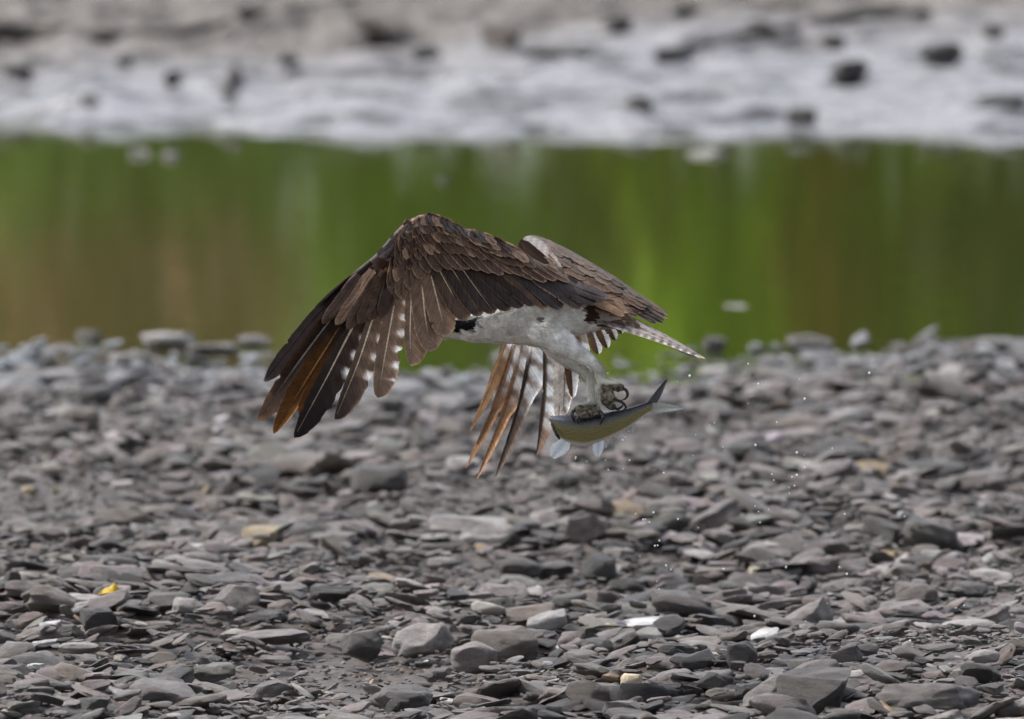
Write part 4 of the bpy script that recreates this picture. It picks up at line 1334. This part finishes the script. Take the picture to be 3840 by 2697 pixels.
TAN = np.array([0.26, 0.15, 0.085])
HF = [
    (PS, [(1975, 960), (1930, 1180), (1850, 1415), (1760, 1622)], 13, 46, st_ventral(TAN * 0.6, 0.5, 0.08, 0.0, TAN * 0.55), dict(wfun=emarg(0.62, 0.55), tip0=0.6, tpow=0.8)),
    (PS, [(1985, 960), (1955, 1200), (1868, 1485), (1746, 1757)], 12, 76, st_ventral(TAN * 0.9, 0.6, 0.085, 1.0, TAN * 0.8, 0.5), dict(wfun=emarg(0.62, 0.33), tip0=0.66, tpow=0.8)),
    (PS, [(1992, 960), (1975, 1200), (1908, 1490), (1786, 1801)], 12, 76, st_ventral(TAN * 1.2, 0.64, 0.08, 2.0, TAN * 1.5, 0.58), dict(wfun=emarg(0.64, 0.36), tip0=0.66, tpow=0.8)),
    (PS, [(2000, 960), (2002, 1200), (1962, 1470), (1857, 1790)], 12, 74, st_ventral(DARK, 0.7, 0.085, 0.5, np.array([0.13, 0.1, 0.085]), 0.56), dict(wfun=emarg(0.62, 0.5), tip0=0.7, tpow=0.75)),
    (PS, [(2012, 960), (2042, 1200), (2045, 1480), (2012, 1710)], 12, 62, st_ventral(DARK * 1.2, 0.80, 0.085, 1.5, np.array([0.17, 0.115, 0.085]), 0.5), dict(wfun=emarg(0.78, 0.7), tip0=0.72, tpow=0.7)),
    (PS, [(2025, 960), (2080, 1200), (2100, 1400), (2095, 1580)], 26, 40, st_ventral(np.array([0.72, 0.66, 0.6]), 0.97, 0.08, 0.2, BUFF), dict(tip0=0.75)),
    (PS, [(2040, 970), (2100, 1200), (2118, 1350), (2112, 1560)], 24, 36, st_ventral(np.array([0.75, 0.7, 0.66]), 0.98, 0.08, 2.2, BUFF), dict(tip0=0.75)),
    (SS, [(2050, 980), (2115, 1200), (2140, 1370), (2148, 1492)], 22, 26, st_ventral(TAN * 0.5, 1.2, 0.5, 0.0, BUFF), dict(tip0=0.7)),
    (SS, [(2075, 990), (2150, 1180), (2185, 1320), (2200, 1428)], 24, 28, st_ventral(TAN * 0.8, 1.2, 0.4, 0.0, BUFF), dict(tip0=0.72)),
    (SS, [(2100, 1000), (2180, 1150), (2222, 1250), (2246, 1329)], 24, 26, st_ventral(TAN * 0.6, 1.2, 0.5, 0.6, BUFF), dict(tip0=0.74)),
    (SS, [(2130, 1010), (2205, 1140), (2250, 1230), (2280, 1306)], 23, 24, st_ventral(TAN * 0.5, 1.2, 0.5, 0.3, BUFF), dict(tip0=0.74)),
    (SS, [(2160, 1030), (2230, 1140), (2278, 1210), (2309, 1276)], 22, 22, st_ventral(TAN * 0.5, 1.2, 0.5, 0.9, BUFF), dict(tip0=0.74)),
    (SS, [(2190, 1040), (2260, 1130), (2305, 1190), (2334, 1252)], 20, 20, st_ventral(TAN * 0.6, 1.2, 0.5, 0.1, BUFF), dict(tip0=0.74)),
]
for i, (nm, sh, a, b, stl, kw) in enumerate(HF):
    # from below the outer feather lies nearer the viewer
    feather(nm, far, sh, a, b, fhand_d, (len(HF) - i) * 1.0, stl, nl=64, nw=17, seed=700 + i, rach=(7, 3), rcol=CREAM * 0.75, rstart=0.05, tilt=0.006, step=0.003, mat=VANE, splits=1, **kw)
# underwing coverts of the far hand
for i in range(9):
    x = 1975 + 20 * i
    y = 1120 + 12 * (i % 3) + (40 if i < 4 else 0)
    feather('underwing_covert', far, [(x - 6, y - 150 + 6 * i), (x + 2, y - 80), (x + 10, y)], 18, 20, fhand_d, 16 + 0.5 * i, st_plain(np.array([0.2, 0.15, 0.12]) if i < 5 else WHITE * 0.8, MID, 0.3, 0.4),
            nl=18, nw=7, rach=None, seed=760 + i)

# ---- tail
def tail_d(k):
    # edge-on fan: nearer feathers sit lower
    return None


def st_tail(T, Sg, T0):
    w_ = 0.5 + 0.5 * np.sin(2 * math.pi * T / 0.085)
    c = mix(np.array([0.25, 0.205, 0.18]), np.array([0.085, 0.062, 0.05]), sst(0.55, 0.85, w_) * (0.45 + 0.5 * sst(0.2, 0.7, T0)))
    c = mix(c, np.array([0.7, 0.67, 0.64]), (1 - sst(0.1, 0.35, w_)) * (0.35 + 0.5 * sst(0.2, 0.7, T0)) * sst(-0.2, 0.2, Sg))
    c = mix(c, np.array([0.6, 0.59, 0.6]), 0.5 * sst(0.7, 0.95, np.abs(Sg)) * (1 - sst(0.75, 1, T0)))
    return mix(c, CREAM, sst(0.96, 1, T0) * 0.7)


tail = mesh_from('tail', local(W(np.array([2225, 2330, 2350, 2240, 2225, 2330, 2350, 2240]), np.array([1150, 1190, 1222, 1200, 1165, 1200, 1232, 1225]), np.array([.03, .03, .03, .03, -.03, -.03, -.03, -.03]))),
                 [(0, 1, 2, 3), (4, 7, 6, 5), (0, 4, 5, 1), (1, 5, 6, 2), (2, 6, 7, 3), (3, 7, 4, 0)], FEATHER, bird, True, np.tile(MID, (8, 1)), np.zeros((8, 2)))
for k in range(12):
    u = (k / 11) * 2 - 1                    # -1 far side .. 1 near side
    nl, nw = 56, 9
    t = np.linspace(0, 1, nl)
    s = np.linspace(-1, 1, nw)
    T, Sg = np.meshgrid(t, s, indexing='ij')
    b = np.array([2245, 1172 + 36 * u]); e = np.array([2646 - 34 * abs(u) * (1 + 0.5 * math.sin(5 * k)) + 4 * u, 1350 + 7 * u - 8 * abs(u)])
    cx = b[0] + (e[0] - b[0]) * T
    cy = b[1] + (e[1] - b[1]) * T - 8 * np.sin(math.pi * T)
    dd = -0.075 * u * (0.45 + 0.55 * T)
    prof = np.minimum(1, 0.5 + 0.5 * sst(0, .3, t)) * np.maximum(1 - np.clip((t - .86) / .14, 0, 1) ** 2, 0) ** 0.5
    wv = (prof[:, None] * Sg)
    X = cx - 0.46 * 9 * wv
    Y = cy + 12 * wv * (1 - 0.66 * T) + 4 * u * u * (1 - T)
    D = dd - 0.018 * wv - 0.0
    Y = Y - 2.0 * k * 0.35
    P = W(X, Y, D)
    L = 210.0
    o = mesh_from('tail_feather', local(P.reshape(-1, 3)), grid_faces(nl, nw), FEATHER, tail, True, st_tail(T * (1 + 0.12 * math.sin(k * 1.9)) + rnd.random() * 0.085, Sg, T).reshape(-1, 3), np.stack([Sg * 14, T * L], -1).reshape(-1, 2))
    # shaft
    vs = np.stack([W(cx[:, 4], Y[:, 4] - 1.6, D[:, 4]), W(cx[:, 4], Y[:, 4] + 1.2, D[:, 4] - 0.002)], 1)
# brown upper tail coverts
for i in range(9):
    u = i / 8 * 2 - 1
    x, y = 2318 + 12 * (i % 3) + 18 * (1 - abs(u)), 1168 + 16 * u
    feather('tail_covert', tail, [(x - 120, y - 52), (x - 60, y - 30), (x, y)], 13, 14, lambda a, b, u=u: -0.075 * u + 0 * a, 2, st_plain(np.array([0.2, 0.125, 0.08]) * rnd.uniform(0.8, 1.3), BUFF, 0.25, 0.5), nl=18, nw=7, rach=None, seed=800 + i)


# ---- body, head and legs: one continuous mesh
PARTS = [
    loft([(1588, 1212, 22, .014, 0), (1605, 1210, 40, .024, 0), (1640, 1208, 58, .032, 0), (1680, 1208, 62, .034, 0), (1720, 1210, 62, .035, 0), (1770, 1204, 80, .046, 0), (1835, 1190, 97, .058, 0),
          (1905, 1180, 110, .066, 0), (1975, 1168, 130, .07, 0), (2035, 1162, 132, .069, 0), (2095, 1158, 116, .064, 0), (2155, 1158, 102, .056, 0), (2220, 1165, 82, .044, 0), (2280, 1180, 56, .034, 0),
          (2340, 1202, 30, .024, 0), (2385, 1222, 12, .010, 0)], 28),
    # near leg: feathered thigh, shank, tarsus
    tube([(1985, 1195, -.030, 62), (2040, 1235, -.045, 62), (2100, 1278, -.052, 50), (2165, 1322, -.055, 32), (2216, 1358, -.054, 23), (2244, 1388, -.053, 21), (2250, 1420, -.053, 18), (2256, 1450, -.053, 19)]),
    # far leg
    tube([(2020, 1220, .035, 55), (2090, 1308, .035, 42), (2150, 1362, .03, 26), (2192, 1398, .02, 18), (2214, 1425, .0, 17), (2217, 1465, -.015, 16), (2220, 1500, -.022, 16), (2224, 1520, -.026, 17)]),
    # near foot, toes half closed above the fish
    tube([(2252, 1436, -.055, 20), (2285, 1444, -.066, 19), (2315, 1450, -.074, 18), (2338, 1462, -.075, 11)]),
    tube([(2254, 1446, -.055, 20), (2270, 1468, -.062, 20), (2290, 1490, -.07, 17), (2312, 1502, -.072, 10)]),
    tube([(2256, 1456, -.050, 20), (2266, 1488, -.045, 20), (2284, 1516, -.042, 18), (2306, 1532, -.042, 11)]),
    # foot pressed on the fish
    tube([(2224, 1515, -.028, 19), (2205, 1528, -.055, 20), (2180, 1534, -.062, 19), (2156, 1540, -.064, 12)]),
    tube([(2224, 1520, -.028, 19), (2212, 1540, -.060, 20), (2190, 1552, -.066, 18), (2170, 1560, -.066, 10)]),
    tube([(2222, 1520, -.026, 18), (2236, 1536, -.052, 18), (2250, 1550, -.062, 13)]),
    tube([(2222, 1518, -.02, 17), (2200, 1534, -.004, 17), (2182, 1548, .004, 12)]),
]
av, af = [], []
for v, f in PARTS:
    o_ = sum(len(q) for q in av)
    av.append(v); af += [tuple(i + o_ for i in q) for q in f]
tmp = bpy.data.meshes.new('body_tmp')
tmp.from_pydata(local(np.vstack(av)).tolist(), [], af)
bm = bmesh.new(); bm.from_mesh(tmp); bmesh.ops.recalc_face_normals(bm, faces=bm.faces); bm.to_mesh(tmp); bm.free()
to = link(bpy.data.objects.new('body_tmp', tmp))
rm = to.modifiers.new('r', 'REMESH'); rm.mode = 'VOXEL'; rm.voxel_size = 0.0028
sm = to.modifiers.new('s', 'SMOOTH'); sm.iterations = 5; sm.factor = 0.5
dg = bpy.context.evaluated_depsgraph_get()
bme = bpy.data.meshes.new_from_object(to.evaluated_get(dg))
bpy.data.objects.remove(to)
bme.name = 'body'
nvb = len(bme.vertices)
co = np.zeros(nvb * 3, np.float32); bme.vertices.foreach_get('co', co); co = co.reshape(-1, 3).astype(float)
no = np.zeros(nvb * 3, np.float32); bme.vertices.foreach_get('normal', no); no = no.reshape(-1, 3).astype(float)


def body_color(px, py, dd):
    nz = np.array([mnoise.noise(Vector((x / 40, y / 25, d * 60))) for x, y, d in zip(px, py, dd)])
    nz2 = np.array([mnoise.noise(Vector((x / 14, y / 9, d * 120 + 5))) for x, y, d in zip(px, py, dd)])
    white = np.array([0.86, 0.86, 0.83]); cream = np.array([0.78, 0.74, 0.66])
    c = mix(np.tile(white, (len(px), 1)), cream, np.clip(0.35 + 0.7 * nz, 0, 1))
    # brown back above a wandering line
    line = np.interp(px, [1560, 1700, 1760, 2150, 2200, 2240, 2300, 2400], [1150, 1145, 1130, 1128, 1140, 1192, 1196, 1210]) + 10 * nz2
    back = sst(8, -8, py - line) if False else 1 - sst(-8, 8, py - line)
    c = mix(c, BROWN * 0.9, back)
    c = mix(c, np.array([0.045, 0.026, 0.016]), sst(2176, 2192, px + 8 * nz2) * (1 - sst(2228, 2244, px + 8 * nz2)) * (1 - sst(1204, 1216, py)))
    tb = sst(-6, 6, py - (1160 + 0.5 * (px - 2240)))
    c = mix(c, mix(np.tile(np.array([0.15, 0.095, 0.06]), (len(px), 1)), np.array([0.4, 0.35, 0.29]), tb), sst(2228, 2244, px + 8 * nz2) * 0.9)
    c = mix(c, np.array([0.14, 0.08, 0.06]), 0.8 * (1 - sst(8, 15, np.hypot(px - 2021, (py - 1202)))))
    # dark eye stripe running down the side of the neck
    es = np.interp(px, [1590, 1640, 1700, 1760, 1800], [1196, 1205, 1222, 1214, 1190])
    stripe = (1 - sst(16, 26, np.abs(py - es) + 5 * nz2)) * (1 - sst(1772, 1795, px + 8 * nz2))
    c = mix(c, np.array([0.012, 0.011, 0.012]), stripe)
    c = mix(c, np.array([0.2, 0.14, 0.1]), 0.7 * sst(0.25, 0.5, nz) * (1 - sst(1850, 1960, px)) * sst(1225, 1250, py))
    # legs: greyish down, scaly olive brown feet
    leg = sst(1330, 1400, py)
    c = mix(c, np.array([0.50, 0.49, 0.41]), leg)
    leg2 = 0
    foot = np.maximum(sst(1432, 1446, py) * sst(2235, 2262, px), sst(1508, 1522, py))
    c = mix(c, mix(np.array([0.2, 0.18, 0.135]), np.array([0.04, 0.03, 0.018]), np.clip(0.5 + 1.3 * nz2, 0, 1)), foot)
    return c


bp_, bq_, bd_ = to_px(co + np.array(B0))
bc = body_color(bp_, bq_, bd_)
fl = np.array([mnoise.noise(Vector((x / 34, y / 17, d * 70))) for x, y, d in zip(bp_, bq_, bd_)])
knob = np.array([mnoise.noise(Vector((x / 9, y / 9, d * 220))) for x, y, d in zip(bp_, bq_, bd_)])
co = co + no * (fl * 0.0022 + knob * 0.0022 * sst(1430, 1450, bq_))[:, None]
bme.vertices.foreach_set('co', co.astype(np.float32).ravel())
a = bme.color_attributes.new('Col', 'FLOAT_COLOR', 'POINT')
c4 = np.ones((nvb, 4), np.float32); c4[:, :3] = bc
a.data.foreach_set('color', c4.ravel())
bme.polygons.foreach_set('use_smooth', np.ones(len(bme.polygons), bool))
bme.materials.clear(); bme.materials.append(BODYM)
body = link(bpy.data.objects.new('body', bme), bird)

# soft contour feathers over belly, flank and thighs
sel = [i for i in nr.permutation(nvb) if no[i, 1] < 0.35 and bq_[i] < 1425][:4200]
vs, fs, cs, us = [], [], [], []
for i in sel:
    p, q, d = bp_[i], bq_[i], bd_[i]
    on_leg = q > 1240 + (p - 2030) * 0.2 and 2010 < p < 2270
    if on_leg or (q > 1300):
        a0 = math.radians(38 + rnd.uniform(-16, 16))
    else:
        a0 = math.radians(14 + rnd.uniform(-16, 16))
    ln = rnd.uniform(16, 30) if not q > 1360 else rnd.uniform(8, 14)
    wd = ln * rnd.uniform(0.16, 0.26)
    dirv = np.array([math.cos(a0), 0, -math.sin(a0)])
    nn = no[i]
    dirv = dirv - nn * (dirv @ nn)
    dirv /= np.linalg.norm(dirv) + 1e-9
    sid = np.cross(dirv, nn)
    P0 = co[i]
    b0 = len(vs)
    tone = rnd.uniform(0.93, 1.05)
    for tt, ww, lift in ((0, 0.5, 0.0003), (0.35, 1.0, 0.0009), (0.7, 0.9, 0.0012), (1.0, 0.15, 0.0007)):
        for sgn in (-1, 0, 1):
            vs.append(P0 + dirv * (ln * tt / M2PX) + sid * (sgn * ww * wd / M2PX) + nn * (lift + (0.0006 if sgn == 0 else 0)))
            cs.append(bc[i] * tone * (1.0 if tt < 0.9 else 1.05)); us.append((sgn * ww * 5, tt * 14))
    fs += [(b0 + k * 3 + j, b0 + k * 3 + j + 1, b0 + k * 3 + j + 4, b0 + k * 3 + j + 3) for k in range(3) for j in range(2)]
cf = mesh_from('contour_feathers', np.array(vs), fs, FEATHER, bird, True, np.array(cs), np.array(us))
cf['kind'] = 'stuff'

# beak and eye (behind the near wing from here)
v, f = tube([(1600, 1218, 0, 26), (1580, 1222, 0, 22), (1562, 1230, 0, 14), (1552, 1243, 0, 7), (1550, 1255, 0, 2)], 5, 14)
mesh_from('beak', local(v), f, TALON, bird)
EYE = mat_simple('yellow_eye', (0.7, 0.45, 0.02), 0.1)
for sgn in (-1, 1):
    ev = V2 * np.array([0.006, 0.004, 0.006]) + local(W(1625, 1198, sgn * 0.030))
    mesh_from('eye', ev, F2, EYE, bird)

# talons
for pts in [
    [(2336, 1456, -.075, 6.5), (2350, 1466, -.075, 6), (2353, 1482, -.075, 5), (2344, 1496, -.074, 3.5), (2326, 1503, -.072, 1)],
    [(2310, 1500, -.072, 6), (2328, 1506, -.072, 5.5), (2343, 1518, -.072, 4.5), (2346, 1530, -.071, 3.5), (2334, 1540, -.068, 1)],
    [(2304, 1530, -.042, 6), (2318, 1534, -.042, 5), (2332, 1524, -.044, 3.5), (2338, 1512, -.046, 1)],
    [(2156, 1538, -.064, 7), (2146, 1548, -.068, 6.5), (2149, 1568, -.069, 5), (2158, 1588, -.066, 1.5)],
    [(2174, 1560, -.066, 6), (2166, 1570, -.069, 5.5), (2166, 1582, -.069, 4), (2170, 1592, -.068, 1)],
    [(2250, 1546, -.062, 8), (2260, 1558, -.068, 7.5), (2258, 1576, -.069, 5.5), (2249, 1594, -.066, 1.5)],
    [(2184, 1546, .004, 6), (2174, 1554, .008, 5), (2168, 1568, .008, 3), (2170, 1580, .006, 1)],
]:
    v, f = tube(pts, 5, 10)
    mesh_from('talon', local(v), f, TALON, bird)

# ================================================================== the fish
fish = thing('fish', 'silver and olive fish with a dark back hanging from the talons of the osprey', 'fish', tuple(W(2230, 1610, -0.035)))
FB = np.array(fish.location)
rings = bez([(2060, 1572, 6, .004), (2066, 1580, 18, .011), (2080, 1592, 32, .016), (2105, 1606, 48, .022), (2150, 1613, 56, .026), (2200, 1615, 58, .027), (2260, 1602, 53, .025), (2310, 1585, 46, .021),
             (2350, 1570, 38, .016), (2395, 1547, 27, .011), (2430, 1529, 20, .007), (2455, 1518, 16, .004)], 80)
n = 36
vs, cs = [], []
for i, (x, y, h, d) in enumerate(rings):
    th = np.linspace(0, 2 * math.pi, n, endpoint=False)
    sq = np.sign(np.cos(th)) * np.abs(np.cos(th)) ** 0.9
    k = i / 79
    slant = 0.42 * (1 - sst(0.0, 0.35, np.array(k)))          # head end slants back towards the belly
    Y = y - h * sq
    X = x + slant * h * (-sq) * 0.9 + 0.30 * (y - Y) * sst(0.4, 0.9, np.array(k)) * -0.6
    D = -0.035 - d * np.sin(th) * (1.0 + 0.10 * np.cos(th)) + 0.02 * (k - 0.4) ** 2
    vs.append(W(X, Y, D))
    v = (1 - sq) / 2                                              # 0 back .. 1 belly
    c = mix(np.tile(np.array([0.016, 0.018, 0.026]), (n, 1)), np.array([0.055, 0.055, 0.04]), sst(0.2, 0.3, v))
    c = mix(c, np.array([0.15, 0.118, 0.028]), sst(0.32, 0.5, v))
    c = mix(c, np.array([0.2, 0.17, 0.055]), sst(0.5, 0.75, v))
    c = mix(c, np.array([0.72, 0.64, 0.6]), sst(0.84, 0.95, v))
    c = mix(c, np.array([0.22, 0.245, 0.29]), (1 - sst(0.17, 0.24, v)) * float(1 - sst(0.2, 0.42, np.array(k))))  # sky glare on top of the head, put into the skin colour
    gl = 0.5 + 0.5 * np.sin(v * 95)
    c = c * (1 - 0.12 * gl * sst(0.28, 0.36, v) * (1 - sst(0.65, 0.8, v)))[:, None]
    # dark gill slit near the head end
    c = mix(c, np.array([0.01, 0.009, 0.008]), np.full(n, float(1 - sst(0.03, 0.06, np.array(abs(k - 0.06))))) * sst(0.2, 0.3, v) * (1 - sst(0.86, 0.95, v)))
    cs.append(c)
m = len(rings)
fs = [(i * n + j, i * n + (j + 1) % n, (i + 1) * n + (j + 1) % n, (i + 1) * n + j) for i in range(m - 1) for j in range(n)]
fs += [tuple(reversed(range(n))), tuple((m - 1) * n + j for j in range(n))]
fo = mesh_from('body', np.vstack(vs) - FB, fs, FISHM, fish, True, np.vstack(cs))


def fin(name, root0, root1, tip0, tip1, dd0, dd1, c0, c1, nu=14, nv=9, curve=0.0, ray=0.0, mid=None):
    """a thin rayed fin between a root edge and a tip edge (photograph pixels), 1.5 mm thick at the root"""
    u = np.linspace(0, 1, nu); q = np.linspace(0, 1, nv)
    U, Q = np.meshgrid(u, q, indexing='ij')
    R0 = np.array(root0)[None, None] * (1 - Q[..., None]) + np.array(root1)[None, None] * Q[..., None]
    T0 = np.array(tip0)[None, None] * (1 - Q[..., None]) + np.array(tip1)[None, None] * Q[..., None]
    P = R0 * (1 - U[..., None]) + T0 * U[..., None]
    X, Y = P[..., 0], P[..., 1]
    bulge = curve * np.sin(math.pi * U) * (2 * Q - 1)
    dirx = np.array(root1, float) - np.array(root0, float); dirx /= np.linalg.norm(dirx)
    X = X + bulge * dirx[0]; Y = Y + bulge * dirx[1]
    D = dd0 + (dd1 - dd0) * U + 0.0012 * np.sin(Q * 26) * U + 0.004 * np.sin(math.pi * Q) * U
    col = mix(np.asarray(c0), np.asarray(c1), U) * (1 - 0.25 * (0.5 + 0.5 * np.sin(Q * 40)))[..., None]
    top, bot = W(X, Y, D - 0.0006 * (1.2 - U)), W(X, Y, D + 0.0006 * (1.2 - U))
    k = nu * nv
    f = grid_faces(nu, nv) + [tuple(i + k for i in reversed(z)) for z in grid_faces(nu, nv)]
    for i in range(nu - 1):
        for j in (0, nv - 1):
            a_ = i * nv + j; f.append((a_, a_ + nv, a_ + nv + k, a_ + k))
    for j in range(nv - 1):
        for i in (0, nu - 1):
            a_ = i * nv + j; f.append((a_, a_ + 1, a_ + 1 + k, a_ + k))
    return mesh_from(name, np.vstack([top.reshape(-1, 3), bot.reshape(-1, 3)]) - FB, f, FINM, fish, True, np.vstack([col.reshape(-1, 3)] * 2))


gv, gf = tube([(2066, 1588, -.046, 3), (2074, 1604, -.053, 5), (2084, 1622, -.056, 6), (2092, 1636, -.055, 6), (2100, 1648, -.050, 3)], 6, 8)
mesh_from('gill_slit', gv - FB, gf, TALON, fish)
PALE = (0.8, 0.83, 0.84)
fin('tail_fin', (2428, 1510), (2460, 1518), (2499, 1422), (2501, 1428), -.033, -.03, (0.03, 0.03, 0.03), (0.09, 0.095, 0.09), curve=3)
fin('tail_fin', (2446, 1510), (2438, 1550), (2563, 1529), (2562, 1534), -.033, -.045, (0.45, 0.45, 0.38), (0.85, 0.87, 0.84), curve=4)
fin('pectoral_fin', (2106, 1645), (2140, 1660), (2062, 1712), (2078, 1722), -.055, -.075, PALE, (0.85, 0.87, 0.88), curve=16)
fin('pelvic_fin', (2224, 1664), (2266, 1648), (2240, 1716), (2246, 1718), -.05, -.06, PALE, (0.85, 0.87, 0.88), curve=8)
fin('pelvic_fin', (2245, 1666), (2275, 1652), (2262, 1684), (2277, 1680), -.03, -.02, PALE, (0.85, 0.87, 0.88), curve=4)
fin('anal_fin', (2346, 1612), (2384, 1592), (2362, 1622), (2372, 1625), -.036, -.036, (0.6, 0.6, 0.56), (0.72, 0.74, 0.74), curve=3)

# ================================================================== falling drops of water
def sc(region_x, region_y, scale, pts):
    return [(region_x + a / scale, region_y + b / scale) for a, b in pts]


DROPS = sc(1280, 1900, 1.794, [(1980, 50), (2100, 40), (2030, 88), (2045, 85), (2073, 105), (2140, 230), (2128, 262), (2110, 265), (2008, 337), (2185, 397), (2217, 425), (2123, 505), (2138, 557), (1930, 765), (2265, 85)])
DROPS += sc(2560, 1900, 1.794, [(510, 35), (580, 22), (520, 108), (1090, 52), (1493, 67), (105, 143), (275, 422), (695, 408), (1055, 408), (1105, 455), (975, 652), (1155, 720), (828, 772), (483, 738), (1893, 665), (1837, 683),
                                (1315, 888), (1530, 905), (1243, 945), (1932, 797), (1357, 975), (1538, 985), (1870, 938), (1827, 1018), (1685, 1033), (1563, 1110), (757, 1225), (711, 1252), (252, 1270), (1020, 1338), (1530, 1323),
                                (2115, 1147), (1776, 1232), (832, 1130)])
DROPS += sc(2560, 1150, 1.794, [(440, 385), (47, 467), (508, 522), (785, 487), (1255, 448), (440, 652), (820, 622), (213, 783), (180, 800), (490, 933), (270, 945), (768, 983), (818, 1000), (1007, 955), (820, 1083), (600, 1128),
                                (613, 1168), (768, 1135), (735, 1147), (752, 1205), (715, 1218), (718, 1256), (487, 1342), (580, 1365), (632, 778), (70, 1002), (88, 862)])
DROPS += sc(1980, 1350, 3.703, [(1105, 188), (2245, 222), (2073, 305), (1315, 1117), (1350, 1073), (663, 1355), (655, 1377), (815, 1410), (1410, 1395), (1320, 1512), (1077, 1392), (1887, 1575), (1115, 1528)])
dme = bpy.data.meshes.new('water_droplet')
dv = V2.copy(); dv[:, 2] *= np.where(dv[:, 2] > 0, 1.35, 1.0)
dme.from_pydata(dv.tolist(), [], F2.tolist())
dme.polygons.foreach_set('use_smooth', np.ones(len(dme.polygons), bool))
dme.materials.append(dm)
for px, py in DROPS:
    o = link(bpy.data.objects.new('water_droplet', dme))
    dd = rnd.uniform(-0.12, 0.2)
    o.location = tuple(W(px, py, dd))
    r = rnd.choice((2.2, 2.8, 3.4, 4.4)) / M2PX
    o.scale = (r, r, r)
    o.rotation_euler = (0, R(12), 0)
    where = ('under the belly of the fish' if px < 2380 and py < 1800 else 'right of the fish, above mid shore' if py < 1800 else 'falling before the middle of the stony shore' if py < 2220 and px < 2700
             else 'falling before the right of the stony shore' if py < 2220 else 'low before the stones at the lower right')
    tag(o, 'tiny bright water drop ' + where, 'droplet', 'water drops falling from the fish')
